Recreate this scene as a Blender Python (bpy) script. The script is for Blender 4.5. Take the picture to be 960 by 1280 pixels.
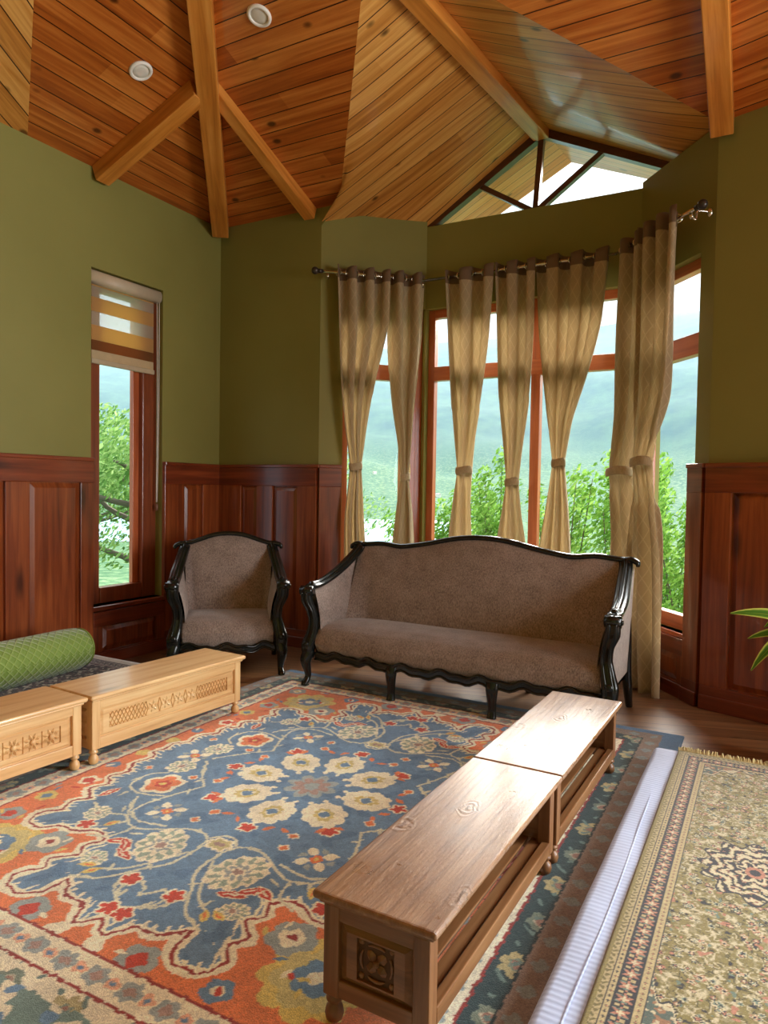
import bpy, math, random
import numpy as np
from mathutils import Vector, Matrix
R = random.Random(7)
pi = math.pi
scn = bpy.context.scene
for o in list(bpy.data.objects): bpy.data.objects.remove(o)
COL = scn.collection

# ------------------------------------------------------------------ camera
yaw, pitch, roll, FPX, EYE = .5019, -.033, .0162, 880.6, 1.35
fw = Vector((-math.sin(yaw), math.cos(yaw), 0)); rt = Vector((math.cos(yaw), math.sin(yaw), 0)); up = Vector((0, 0, 1))
Fv = fw*math.cos(pitch)+up*math.sin(pitch); Uv = -fw*math.sin(pitch)+up*math.cos(pitch)
RR = rt*math.cos(roll)+Uv*math.sin(roll); UU = -rt*math.sin(roll)+Uv*math.cos(roll)
cam = bpy.data.cameras.new('camera'); camo = bpy.data.objects.new('camera', cam); COL.objects.link(camo)
camo.matrix_world = Matrix(((RR.x, UU.x, -Fv.x, 0), (RR.y, UU.y, -Fv.y, 0), (RR.z, UU.z, -Fv.z, EYE), (0, 0, 0, 1)))
cam.sensor_fit = 'VERTICAL'; cam.sensor_height = 24; cam.lens = 24*FPX/1280; cam.clip_start = .05; cam.clip_end = 3000
scn.camera = camo

# ------------------------------------------------------------------ world, sun, fill lamps
w = bpy.data.worlds.new('overcast_sky'); scn.world = w; w.use_nodes = True
nt = w.node_tree; nt.nodes.clear()
wo = nt.nodes.new('ShaderNodeOutputWorld'); bg = nt.nodes.new('ShaderNodeBackground')
tc = nt.nodes.new('ShaderNodeTexCoord'); sx = nt.nodes.new('ShaderNodeSeparateXYZ'); rp = nt.nodes.new('ShaderNodeValToRGB')
nt.links.new(tc.outputs['Generated'], sx.inputs[0]); nt.links.new(sx.outputs['Z'], rp.inputs[0])
rp.color_ramp.elements[0].position = 0; rp.color_ramp.elements[0].color = (.62, .84, 1.0, 1)
rp.color_ramp.elements[1].position = .75; rp.color_ramp.elements[1].color = (2.3, 2.5, 2.6, 1)
e = rp.color_ramp.elements.new(.3); e.color = (.95, 1.08, 1.15, 1)
# a broad bright area of thin cloud high over the valley, where the veiled sun stands
nv_ = nt.nodes.new('ShaderNodeVectorMath'); nv_.operation = 'DOT_PRODUCT'; nv_.inputs[1].default_value = Vector((.12, .80, .62)).normalized()
pw_ = nt.nodes.new('ShaderNodeMath'); pw_.operation = 'POWER'; mx0 = nt.nodes.new('ShaderNodeMath'); mx0.operation = 'MAXIMUM'; mx0.inputs[1].default_value = 0
nt.links.new(tc.outputs['Generated'], nv_.inputs[0]); nt.links.new(nv_.outputs['Value'], mx0.inputs[0]); nt.links.new(mx0.outputs[0], pw_.inputs[0]); pw_.inputs[1].default_value = 9
ml_ = nt.nodes.new('ShaderNodeMath'); ml_.operation = 'MULTIPLY_ADD'; nt.links.new(pw_.outputs[0], ml_.inputs[0]); ml_.inputs[1].default_value = .8; ml_.inputs[2].default_value = .80
nt.links.new(rp.outputs[0], bg.inputs[0]); nt.links.new(ml_.outputs[0], bg.inputs[1])
nt.links.new(bg.outputs[0], wo.inputs[0])

def area(name, loc, size, sizey, direction, power, color, portal=False):
    l = bpy.data.lights.new(name, 'AREA'); l.shape = 'RECTANGLE'; l.size = size; l.size_y = sizey
    l.energy = power; l.color = color
    if portal: l.cycles.is_portal = True
    o = bpy.data.objects.new(name, l); COL.objects.link(o); o.location = loc
    o.rotation_euler = Vector(direction).to_track_quat('-Z', 'Y').to_euler(); return o
sun = bpy.data.lights.new('veiled_sun', 'SUN'); sun.energy = 13.0; sun.angle = .85; sun.color = (1, .98, .95)
suno = bpy.data.objects.new('veiled_sun', sun); COL.objects.link(suno)
suno.rotation_euler = Vector((-.08, -.80, -.31)).to_track_quat('-Z', 'Y').to_euler()
# area lamps added at unseen windows on the right, to fill the room
rwm = Vector((-.35+3.3*math.cos(-.32), 4.87+3.3*math.sin(-.32), 1.75)); rwn = Vector((math.sin(-.32), -math.cos(-.32), 0))
area('right_window_fill', rwm-rwn*.25, 1.5, 2.2, rwn+Vector((-.25, 0, -.1)), 400, (.93, .97, 1))
area('side_window_fill', (4.12, 2.5, 1.75), 1.5, 2.2, (-1, -.12, -.05), 70, (.95, .98, 1))

vs = scn.view_settings; vs.view_transform = 'Standard'; vs.look = 'None'; vs.gamma = 1; vs.use_curve_mapping = False; vs.exposure = 0.55
scn.display_settings.display_device = 'sRGB'

# ------------------------------------------------------------------ helpers
def tag(o, label=None, cat=None, group=None, kind=None):
    if label: o['label'] = label
    if cat: o['category'] = cat
    if group: o['group'] = group
    if kind: o['kind'] = kind
    return o
def empty(name, loc=(0, 0, 0), rz=0, label=None, cat=None, group=None, kind=None):
    o = bpy.data.objects.new(name, None); COL.objects.link(o); o.location = loc; o.rotation_euler = (0, 0, rz)
    o.empty_display_size = .1
    return tag(o, label, cat, group, kind)
def copy_tree(o, parent=None):
    c = o.copy(); COL.objects.link(c); c.parent = parent
    for ch in [x for x in bpy.data.objects if x.parent == o]: copy_tree(ch, c)
    return c
class MB:
    def __init__(s): s.v = []; s.f = []; s.m = []; s.sm = []; s.uv = []
    def add(s, vs, fs, mi=0, smooth=False):
        b = len(s.v); s.v += [tuple(v) for v in vs]
        for f in fs: s.f.append(tuple(b+i for i in f)); s.m.append(mi); s.sm.append(smooth)
        return s
    def box(s, c, d, M=None, mi=0):
        x, y, z = c; a, b, h = d[0]/2, d[1]/2, d[2]/2
        P = [Vector((x+i*a, y+j*b, z+k*h)) for k in (-1, 1) for j in (-1, 1) for i in (-1, 1)]
        if M is not None: P = [M @ p for p in P]
        return s.add(P, [(0, 2, 3, 1), (4, 5, 7, 6), (0, 1, 5, 4), (2, 6, 7, 3), (0, 4, 6, 2), (1, 3, 7, 5)], mi)
    def bb(s, x0, x1, y0, y1, z0, z1, M=None, mi=0):
        return s.box(((x0+x1)/2, (y0+y1)/2, (z0+z1)/2), (x1-x0, y1-y0, z1-z0), M, mi)
    def frustum(s, x0, x1, z0, z1, ya, yb, ins, M=None):   # raised panel: face at yb inset by ins from base at ya
        P = [(x0, ya, z0), (x1, ya, z0), (x1, ya, z1), (x0, ya, z1), (x0+ins, yb, z0+ins), (x1-ins, yb, z0+ins), (x1-ins, yb, z1-ins), (x0+ins, yb, z1-ins)]
        P = [Vector(p) for p in P]
        if M is not None: P = [M @ p for p in P]
        return s.add(P, [(4, 5, 6, 7), (0, 1, 5, 4), (1, 2, 6, 5), (2, 3, 7, 6), (3, 0, 4, 7), (3, 2, 1, 0)])
    def lathe(s, prof, at=(0, 0, 0), n=16, mi=0, M=None):
        vs = []; fs = []
        for r, z in prof:
            for k in range(n):
                a = 2*pi*k/n; p = Vector((at[0]+r*math.cos(a), at[1]+r*math.sin(a), at[2]+z)); vs.append(M @ p if M is not None else p)
        for i in range(len(prof)-1):
            for k in range(n): fs.append((i*n+k, i*n+(k+1) % n, (i+1)*n+(k+1) % n, (i+1)*n+k))
        fs.append(tuple(range(n-1, -1, -1))); fs.append(tuple((len(prof)-1)*n+k for k in range(n)))
        return s.add(vs, fs, mi, True)
    def sweep(s, path, rad, side=(1, 0, 0), n=12, sub=5, p=2.0, mi=0):
        """path points with (a,b) radii: a along side, b across; smooth curve, superelliptic section"""
        path = [Vector(q) for q in path]; rad = [(r, r) if not isinstance(r, (tuple, list)) else r for r in rad]
        if sub > 1 and len(path) > 2:
            NP = []; NR = []
            for i in range(len(path)-1):
                p0 = path[max(i-1, 0)]; p1 = path[i]; p2 = path[i+1]; p3 = path[min(i+2, len(path)-1)]
                for k in range(sub):
                    t = k/sub
                    NP.append(.5*((2*p1)+(p2-p0)*t+(2*p0-5*p1+4*p2-p3)*t*t+(3*p1-p0-3*p2+p3)*t**3))
                    NR.append(tuple(rad[i][j]*(1-t)+rad[i+1][j]*t for j in (0, 1)))
            NP.append(path[-1]); NR.append(rad[-1]); path, rad = NP, NR
        vs = []; fs = []; side = Vector(side)
        for i, q in enumerate(path):
            T = (path[min(i+1, len(path)-1)]-path[max(i-1, 0)]).normalized()
            A = side-T*side.dot(T)
            if A.length < 1e-4: A = Vector((0, 1, 0))-T*T.y
            A.normalize(); Bv = T.cross(A)
            for k in range(n):
                t = 2*pi*k/n; c, d = math.cos(t), math.sin(t)
                c = math.copysign(abs(c)**(2/p), c); d = math.copysign(abs(d)**(2/p), d)
                vs.append(q+A*c*rad[i][0]+Bv*d*rad[i][1])
        for i in range(len(path)-1):
            for k in range(n): fs.append((i*n+k, i*n+(k+1) % n, (i+1)*n+(k+1) % n, (i+1)*n+k))
        fs.append(tuple(range(n-1, -1, -1))); fs.append(tuple((len(path)-1)*n+k for k in range(n)))
        return s.add(vs, fs, mi, True)
    def sphere(s, c, r, n=12, mi=0):
        r = (r, r, r) if not isinstance(r, (tuple, list)) else r
        vs = []; fs = []; m = n//2+1
        for i in range(1, m-1):
            t = pi*i/(m-1)
            for k in range(n): a = 2*pi*k/n; vs.append((c[0]+r[0]*math.sin(t)*math.cos(a), c[1]+r[1]*math.sin(t)*math.sin(a), c[2]-r[2]*math.cos(t)))
        b = len(vs); vs += [(c[0], c[1], c[2]-r[2]), (c[0], c[1], c[2]+r[2])]
        for i in range(m-3):
            for k in range(n): fs.append((i*n+k, i*n+(k+1) % n, (i+1)*n+(k+1) % n, (i+1)*n+k))
        for k in range(n): fs.append((b, (k+1) % n, k)); fs.append((b+1, (m-3)*n+k, (m-3)*n+(k+1) % n))
        return s.add(vs, fs, mi, True)
    def grid(s, fn, nu, nv, mi=0, closeu=False, smooth=True, flip=False):
        vs = [fn(i/(nu if closeu else nu-1), j/(nv-1)) for j in range(nv) for i in range(nu)]
        fs = []
        for j in range(nv-1):
            for i in range(nu if closeu else nu-1):
                q = (j*nu+i, j*nu+(i+1) % nu, (j+1)*nu+(i+1) % nu, (j+1)*nu+i); fs.append(q[::-1] if flip else q)
        return s.add(vs, fs, mi, smooth)
    def build(s, name, mats, parent=None, bevel=0, subsurf=0, solid=0, uvf=None, bseg=2):
        me = bpy.data.meshes.new(name); me.from_pydata(s.v, [], s.f); me.update()
        for m in (mats if isinstance(mats, (list, tuple)) else [mats]): me.materials.append(m)
        me.polygons.foreach_set('material_index', s.m); me.polygons.foreach_set('use_smooth', s.sm)
        if uvf:
            uv = me.uv_layers.new(name='UVMap')
            for l in me.loops: uv.data[l.index].uv = uvf(me.vertices[l.vertex_index].co)
        o = bpy.data.objects.new(name, me); COL.objects.link(o); o.parent = parent
        if solid: md = o.modifiers.new('Solidify', 'SOLIDIFY'); md.thickness = solid; md.offset = 0
        if bevel: md = o.modifiers.new('Bevel', 'BEVEL'); md.width = bevel; md.segments = bseg; md.limit_method = 'ANGLE'; md.angle_limit = .7
        if subsurf: md = o.modifiers.new('Subd', 'SUBSURF'); md.levels = md.render_levels = subsurf
        return o
def frame2(A, B, n):
    """local frame on a wall: x along A->B, y = into the room, z up"""
    A = Vector((*A[:2], 0)); B = Vector((*B[:2], 0)); u = (B-A).normalized(); n = Vector((*n, 0)).normalized()
    return Matrix(((u.x, n.x, 0, A.x), (u.y, n.y, 0, A.y), (0, 0, 1, 0), (0, 0, 0, 1))), (B-A).length
def inward(A, B, c=(-1.5, 2.5)):
    d = Vector((B[0]-A[0], B[1]-A[1])); n = Vector((-d.y, d.x)).normalized()
    if n.dot(Vector((c[0]-A[0], c[1]-A[1]))) < 0: n = -n
    return (n.x, n.y)

# ------------------------------------------------------------------ materials
def mat(name):
    m = bpy.data.materials.new(name); m.use_nodes = True; m.node_tree.nodes.clear(); return m, m.node_tree
def N(nt, t, **k):
    n = nt.nodes.new('ShaderNode'+t)
    for a, b in k.items():
        if a.startswith('_'): setattr(n, a[1:], b)
        elif a[0] == 'i' and a[1:].isdigit(): n.inputs[int(a[1:])].default_value = b
        else: n.inputs[a.replace('_', ' ')].default_value = b
    return n
def out(nt, sh): o = N(nt, 'OutputMaterial'); nt.links.new(sh.outputs[0], o.inputs[0])
def col(c): return (*c, 1)
def srgb(r, g, b): return tuple(((v/255+.055)/1.055)**2.4 if v > 10 else v/255/12.92 for v in (r, g, b))
def ramp(nt, fac, stops):
    r = N(nt, 'ValToRGB'); el = r.color_ramp.elements
    while len(el) < len(stops): el.new(.5)
    for e_, (p, c) in zip(el, stops): e_.position = p; e_.color = col(c)
    nt.links.new(fac, r.inputs[0]); return r.outputs[0]
def mixc(nt, fac, a, b, mode='MIX'):
    m = nt.nodes.new('ShaderNodeMix'); m.data_type = 'RGBA'; m.blend_type = mode
    for s_, v in ((m.inputs['Factor'], fac), (m.inputs['A'], a), (m.inputs['B'], b)):
        if hasattr(v, 'node'): nt.links.new(v, s_)
        elif isinstance(v, (int, float)): s_.default_value = v
        else: s_.default_value = col(v)
    return m.outputs['Result']
def mth(nt, op, a, b=None, c=None):
    m = nt.nodes.new('ShaderNodeMath'); m.operation = op
    for i, v in enumerate((a, b, c)):
        if v is None: continue
        if hasattr(v, 'node'): nt.links.new(v, m.inputs[i])
        else: m.inputs[i].default_value = v
    return m.outputs[0]
def principled(nt, color, rough=.5, coat=0, sheen=0, metal=0, bump=None, bs=.2, bd=.01, spec=.5, coatr=.1):
    p = N(nt, 'BsdfPrincipled')
    if hasattr(color, 'node'): nt.links.new(color, p.inputs['Base Color'])
    else: p.inputs['Base Color'].default_value = col(color)
    if hasattr(rough, 'node'): nt.links.new(rough, p.inputs['Roughness'])
    else: p.inputs['Roughness'].default_value = rough
    p.inputs['Metallic'].default_value = metal; p.inputs['Coat Weight'].default_value = coat; p.inputs['Coat Roughness'].default_value = coatr
    p.inputs['Sheen Weight'].default_value = sheen; p.inputs['Specular IOR Level'].default_value = spec
    if bump is not None:
        b = N(nt, 'Bump', Strength=bs, Distance=bd); nt.links.new(bump, b.inputs['Height']); nt.links.new(b.outputs[0], p.inputs['Normal'])
    return p
def simple(name, c, rough=.5, **k):
    m, nt = mat(name)
    tc = N(nt, 'TexCoord'); n = N(nt, 'TexNoise', Scale=18., Detail=4.); nt.links.new(tc.outputs['Object'], n.inputs['Vector'])
    cc = mixc(nt, n.outputs[0], tuple(v*.86 for v in c), tuple(min(1, v*1.14) for v in c))
    out(nt, principled(nt, cc, rough, **k)); return m
def wood(name, dark, mid, light, axis='z', rough=.35, coat=.3, knots=.5, kscale=2.2, bs=.15, sc=1.0, spec=.5, coatr=.12):
    """solid wood with grain running along one local axis"""
    m, nt = mat(name); tc = N(nt, 'TexCoord')
    s_ = {'x': (1.2, 22, 22), 'y': (22, 1.2, 22), 'z': (22, 22, 1.2), 'h': (1.2, 1.2, 24)}[axis]
    mp = N(nt, 'Mapping'); mp.inputs['Scale'].default_value = tuple(v*sc for v in s_)
    k = {'x': (kscale*.45, kscale*1.6, kscale*1.6), 'y': (kscale*1.6, kscale*.45, kscale*1.6), 'z': (kscale*1.6, kscale*1.6, kscale*.45), 'h': (kscale*.6, kscale*.6, kscale*2)}[axis]
    mk = N(nt, 'Mapping'); mk.inputs['Scale'].default_value = k
    nt.links.new(tc.outputs['Object'], mp.inputs[0]); nt.links.new(tc.outputs['Object'], mk.inputs[0])
    vo = N(nt, 'TexVoronoi', Scale=1., Randomness=1.); nt.links.new(mk.outputs[0], vo.inputs['Vector'])
    kd = mth(nt, 'SMOOTHSTEP', vo.outputs['Distance'], 0.03, .16) if False else None
    mr = N(nt, 'MapRange'); mr.inputs[1].default_value = .04; mr.inputs[2].default_value = .13; mr.inputs[3].default_value = 1; mr.inputs[4].default_value = 0
    nt.links.new(vo.outputs['Distance'], mr.inputs[0]); kd = mr.outputs[0]
    n1 = N(nt, 'TexNoise', Scale=1., Detail=6., Roughness=.6, Distortion=.4); nt.links.new(mp.outputs[0], n1.inputs['Vector'])
    n2 = N(nt, 'TexNoise', Scale=1.6, Detail=2.); nt.links.new(tc.outputs['Object'], n2.inputs['Vector'])
    f = mth(nt, 'ADD', mth(nt, 'MULTIPLY', n1.outputs[0], .75), mth(nt, 'MULTIPLY', n2.outputs[0], .25))
    c = ramp(nt, f, [(.30, dark), (.48, mid), (.66, light)])
    c = mixc(nt, mth(nt, 'MULTIPLY', kd, knots), c, tuple(v*.3 for v in dark))
    out(nt, principled(nt, c, rough, coat=coat, bump=n1.outputs[0], bs=bs, bd=.004, spec=spec, coatr=coatr)); return m
def planks(name, dark, mid, light, pw=.138, rough=.3, coat=.35, groove=.026, spec=.4, length=3.4):
    """boards from the UV map: u along the boards, v across them (metres)"""
    m, nt = mat(name); uv = N(nt, 'UVMap'); sp = N(nt, 'SeparateXYZ'); nt.links.new(uv.outputs[0], sp.inputs[0])
    vv = mth(nt, 'DIVIDE', sp.outputs[1], pw); row = mth(nt, 'FLOOR', vv); fr = mth(nt, 'FRACT', vv)
    wn = N(nt, 'TexWhiteNoise', _noise_dimensions='1D'); nt.links.new(row, wn.inputs['W'])
    off = mth(nt, 'MULTIPLY', wn.outputs[0], 31.7)
    uu = mth(nt, 'ADD', sp.outputs[0], off)
    jn = mth(nt, 'FLOOR', mth(nt, 'DIVIDE', uu, length)); jf = mth(nt, 'FRACT', mth(nt, 'DIVIDE', uu, length))
    wn2 = N(nt, 'TexWhiteNoise', _noise_dimensions='2D'); cb = N(nt, 'CombineXYZ'); nt.links.new(row, cb.inputs[0]); nt.links.new(jn, cb.inputs[1]); nt.links.new(cb.outputs[0], wn2.inputs['Vector'])
    cv = N(nt, 'CombineXYZ'); nt.links.new(mth(nt, 'MULTIPLY', uu, 1.3), cv.inputs[0]); nt.links.new(mth(nt, 'MULTIPLY', sp.outputs[1], 26), cv.inputs[1]); nt.links.new(off, cv.inputs[2])
    n1 = N(nt, 'TexNoise', Scale=1., Detail=6., Roughness=.6, Distortion=.5); nt.links.new(cv.outputs[0], n1.inputs['Vector'])
    ck = N(nt, 'CombineXYZ'); nt.links.new(mth(nt, 'MULTIPLY', uu, 2.6), ck.inputs[0]); nt.links.new(mth(nt, 'MULTIPLY', vv, .55), ck.inputs[1]); nt.links.new(off, ck.inputs[2])
    vo = N(nt, 'TexVoronoi', Scale=1.); nt.links.new(ck.outputs[0], vo.inputs['Vector'])
    mr = N(nt, 'MapRange'); mr.inputs[1].default_value = .06; mr.inputs[2].default_value = .12; mr.inputs[3].default_value = 1; mr.inputs[4].default_value = 0
    nt.links.new(vo.outputs['Distance'], mr.inputs[0])
    f = mth(nt, 'ADD', mth(nt, 'ADD', mth(nt, 'MULTIPLY', n1.outputs[0], .8), .04), mth(nt, 'MULTIPLY', wn2.outputs[0], .2))
    c = ramp(nt, f, [(.28, dark), (.5, mid), (.72, light)])
    c = mixc(nt, mth(nt, 'MULTIPLY', mr.outputs[0], .85), c, tuple(v*.22 for v in dark))
    g = mth(nt, 'LESS_THAN', mth(nt, 'MINIMUM', fr, mth(nt, 'SUBTRACT', 1., fr)), groove)
    c = mixc(nt, g, c, tuple(v*.14 for v in dark))
    h = mth(nt, 'SUBTRACT', mth(nt, 'MULTIPLY', n1.outputs[0], .15), g)
    out(nt, principled(nt, c, rough, coat=coat, bump=h, bs=.35, bd=.006, spec=spec)); return m
def glass(name='window_glass', tint=(.95, .98, .97), refl=.018):
    m, nt = mat(name); t = N(nt, 'BsdfTransparent'); t.inputs[0].default_value = col(tint)
    g = N(nt, 'BsdfGlossy', Roughness=.02); mx = N(nt, 'MixShader', i0=refl)
    nt.links.new(t.outputs[0], mx.inputs[1]); nt.links.new(g.outputs[0], mx.inputs[2]); out(nt, mx); return m
def fabric(name, c1, c2, rough=.9, sheen=.3, scale=220., bs=.3):
    m, nt = mat(name); tc = N(nt, 'TexCoord'); mp = N(nt, 'Mapping'); mp.inputs['Scale'].default_value = (1, 1, .35)
    nt.links.new(tc.outputs['Object'], mp.inputs[0])
    n = N(nt, 'TexNoise', Scale=scale, Detail=3., Roughness=.8); nt.links.new(mp.outputs[0], n.inputs['Vector'])
    n2 = N(nt, 'TexNoise', Scale=9., Detail=3.); nt.links.new(tc.outputs['Object'], n2.inputs['Vector'])
    f = mth(nt, 'ADD', mth(nt, 'MULTIPLY', n.outputs[0], .8), mth(nt, 'MULTIPLY', n2.outputs[0], .2))
    c = ramp(nt, f, [(.34, c1), (.62, c2)])
    out(nt, principled(nt, c, rough, sheen=sheen, bump=n.outputs[0], bs=bs, bd=.002, spec=.2)); return m
def curtainmat():
    m, nt = mat('curtain_cloth'); uv = N(nt, 'UVMap'); sp = N(nt, 'SeparateXYZ'); nt.links.new(uv.outputs[0], sp.inputs[0])
    a = mth(nt, 'DIVIDE', sp.outputs[0], .075); b = mth(nt, 'DIVIDE', sp.outputs[1], .13)
    def tri(x): return mth(nt, 'ABSOLUTE', mth(nt, 'SUBTRACT', mth(nt, 'FRACT', x), .5))
    l1 = tri(mth(nt, 'ADD', a, b)); l2 = tri(mth(nt, 'SUBTRACT', a, b))
    ln = mth(nt, 'LESS_THAN', mth(nt, 'MINIMUM', l1, l2), .05)
    c = mixc(nt, ln, srgb(200, 180, 146), srgb(218, 200, 168))
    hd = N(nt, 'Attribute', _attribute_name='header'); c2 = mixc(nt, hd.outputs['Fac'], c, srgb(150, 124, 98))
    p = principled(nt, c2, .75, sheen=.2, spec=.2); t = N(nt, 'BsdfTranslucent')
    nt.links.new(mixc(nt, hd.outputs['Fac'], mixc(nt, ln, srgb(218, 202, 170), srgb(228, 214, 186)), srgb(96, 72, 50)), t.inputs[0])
    mx = N(nt, 'MixShader', i0=.42); nt.links.new(p.outputs[0], mx.inputs[1]); nt.links.new(t.outputs[0], mx.inputs[2]); out(nt, mx); return m
def vcol(name, rough=.95, sheen=.25, ns=260., bs=.6, bd=.004, amt=.35):
    m, nt = mat(name); at = N(nt, 'Attribute', _attribute_name='Col'); tc = N(nt, 'TexCoord')
    n = N(nt, 'TexNoise', Scale=ns, Detail=3., Roughness=.7); nt.links.new(tc.outputs['Object'], n.inputs['Vector'])
    n2 = N(nt, 'TexNoise', Scale=ns*.25, Detail=4., Roughness=.8); nt.links.new(tc.outputs['Object'], n2.inputs['Vector'])
    g = ramp(nt, mth(nt, 'ADD', mth(nt, 'MULTIPLY', n.outputs[0], .5), mth(nt, 'MULTIPLY', n2.outputs[0], .5)), [(.3, (1-amt,)*3), (.7, (1+amt,)*3)])
    out(nt, principled(nt, mixc(nt, 1., at.outputs['Color'], g, 'MULTIPLY'), rough, sheen=sheen, bump=mth(nt, 'ADD', n.outputs[0], n2.outputs[0]), bs=bs, bd=bd, spec=.1)); return m

M_ceil = planks('pine_ceiling_boards', srgb(128, 58, 16), srgb(178, 94, 32), srgb(212, 132, 58))
M_dorm = planks('pale_pine_dormer_boards', srgb(158, 92, 34), srgb(204, 136, 60), srgb(230, 172, 94), pw=.132, rough=.33)
M_soff = planks('soffit_boards', srgb(186, 96, 44), srgb(216, 126, 66), srgb(230, 152, 92), pw=.105)
M_floor = planks('brown_floor_boards', srgb(84, 56, 34), srgb(124, 86, 54), srgb(150, 108, 70), pw=.14, rough=.4, coat=.15, groove=.015)
M_beam = wood('pine_beam', srgb(166, 92, 28), srgb(206, 128, 48), srgb(228, 156, 74), 'y', knots=.8, kscale=1.1)
M_beamdark = wood('dark_beam_trim', srgb(58, 28, 14), srgb(80, 40, 20), srgb(98, 52, 28), 'x')
M_wv = wood('varnished_panelling_upright', srgb(84, 34, 14), srgb(130, 60, 26), srgb(164, 86, 42), 'z', rough=.28, coat=.5, knots=.8, kscale=2.)
M_wh = wood('varnished_panelling_level', srgb(80, 30, 14), srgb(116, 48, 22), srgb(146, 68, 34), 'h', rough=.28, coat=.5, knots=.7, kscale=1.6)
M_win = wood('window_timber', srgb(150, 70, 34), srgb(186, 96, 54), srgb(206, 118, 72), 'z', rough=.35, knots=.2)
M_winh = wood('window_timber_level', srgb(150, 70, 34), srgb(186, 96, 54), srgb(206, 118, 72), 'h', rough=.35, knots=.2)
M_wind = wood('left_window_timber', srgb(92, 42, 22), srgb(128, 62, 34), srgb(150, 78, 44), 'z', rough=.35, knots=.2)
M_pine = {a: wood('bench_pine_'+a, srgb(192, 142, 88), srgb(220, 176, 120), srgb(234, 200, 146), a, rough=.34, coat=.3, knots=.5, kscale=2.6, sc=1.2) for a in 'xyz'}
M_old = {a: wood('worn_shaded_bench_pine_'+a, srgb(92, 58, 32), srgb(128, 86, 52), srgb(156, 114, 76), a, rough=.3 if a == 'y' else .4, coat=.15, knots=.6, kscale=3, bs=.2, sc=1.2, coatr=.16) for a in 'xyz'}  # worn pine, darkened so the shade on the right benches is in the colour
M_pine['s'] = simple('carving_recess_shade', srgb(120, 76, 34), .7); M_old['s'] = simple('worn_carving_recess_shade', srgb(88, 56, 32), .7)  # shade in the carved recesses, painted as a darker brown
M_black = simple('black_lacquer', (.007, .009, .0085), .2, coat=.25, spec=.4)
M_uph = fabric('mauve_brown_chenille', srgb(100, 86, 80), srgb(176, 158, 148), scale=170.)
M_glass = glass()
M_curt = curtainmat()
M_chrome = simple('brushed_nickel', (.62, .58, .5), .22, metal=1.)
M_brass = simple('brass', (.75, .5, .2), .25, metal=1.)
M_darkmetal = simple('dark_finial', (.03, .022, .02), .3, coat=.3)
def worn_top():
    m, nt = mat('worn_waxed_bench_top'); tc = N(nt, 'TexCoord'); mp = N(nt, 'Mapping'); mp.inputs['Scale'].default_value = (30, 1.4, 30); nt.links.new(tc.outputs['Object'], mp.inputs[0])
    mk = N(nt, 'Mapping'); mk.inputs['Scale'].default_value = (6, 3.2, 1)
    nd = N(nt, 'TexNoise', Scale=9., Detail=4.); nt.links.new(tc.outputs['Object'], nd.inputs['Vector']); va = nt.nodes.new('ShaderNodeVectorMath'); va.operation = 'MULTIPLY_ADD'; nt.links.new(nd.outputs['Color'], va.inputs[0]); va.inputs[1].default_value = (.09, .09, .09); nt.links.new(tc.outputs['Object'], va.inputs[2]); nt.links.new(va.outputs[0], mk.inputs[0])
    vo = N(nt, 'TexVoronoi', Scale=1.); nt.links.new(mk.outputs[0], vo.inputs['Vector'])
    n1 = N(nt, 'TexNoise', Scale=1., Detail=8., Roughness=.7, Distortion=.6); nt.links.new(mp.outputs[0], n1.inputs['Vector'])
    n2 = N(nt, 'TexNoise', Scale=4., Detail=6., Roughness=.7); nt.links.new(tc.outputs['Object'], n2.inputs['Vector'])
    rg = mth(nt, 'SINE', mth(nt, 'MULTIPLY', vo.outputs['Distance'], 75.)); near = N(nt, 'MapRange'); near.inputs[1].default_value = .08; near.inputs[2].default_value = .22; near.inputs[3].default_value = 1; near.inputs[4].default_value = 0; nt.links.new(vo.outputs['Distance'], near.inputs[0])
    kn = mth(nt, 'MULTIPLY', mth(nt, 'MULTIPLY', rg, .28), near.outputs[0])
    c = ramp(nt, mth(nt, 'ADD', mth(nt, 'MULTIPLY', n1.outputs[0], .7), mth(nt, 'MULTIPLY', n2.outputs[0], .3)), [(.3, srgb(96, 60, 32)), (.5, srgb(146, 102, 62)), (.68, srgb(180, 138, 96))])
    c = mixc(nt, mth(nt, 'MAXIMUM', kn, 0.), c, srgb(84, 52, 30))
    ro = N(nt, 'MapRange'); ro.inputs[1].default_value = .35; ro.inputs[2].default_value = .65; ro.inputs[3].default_value = .26; ro.inputs[4].default_value = .5; nt.links.new(n2.outputs[0], ro.inputs[0])
    h = mth(nt, 'ADD', mth(nt, 'MULTIPLY', n1.outputs[0], 1.), mth(nt, 'MULTIPLY', kn, 1.))
    p = principled(nt, c, ro.outputs[0], coat=.8, bump=h, bs=.85, bd=.010, spec=.6, coatr=.24); out(nt, p); return m
M_pine['top'] = M_pine['y']; M_old['top'] = worn_top()
M_white = simple('white_plastic', srgb(240, 234, 224), .4)
M_sheet = None
def wallmat():
    m, nt = mat('olive_green_wall_paint'); tc = N(nt, 'TexCoord'); n = N(nt, 'TexNoise', Scale=1.4, Detail=5.); n2 = N(nt, 'TexNoise', Scale=140., Detail=2.)
    nt.links.new(tc.outputs['Object'], n.inputs['Vector']); nt.links.new(tc.outputs['Object'], n2.inputs['Vector'])
    c = ramp(nt, n.outputs[0], [(.3, srgb(133, 127, 64)), (.7, srgb(141, 135, 71))])
    out(nt, principled(nt, c, .55, bump=n2.outputs[0], bs=.06, bd=.003, spec=.35)); return m
M_wall = wallmat()

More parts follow.
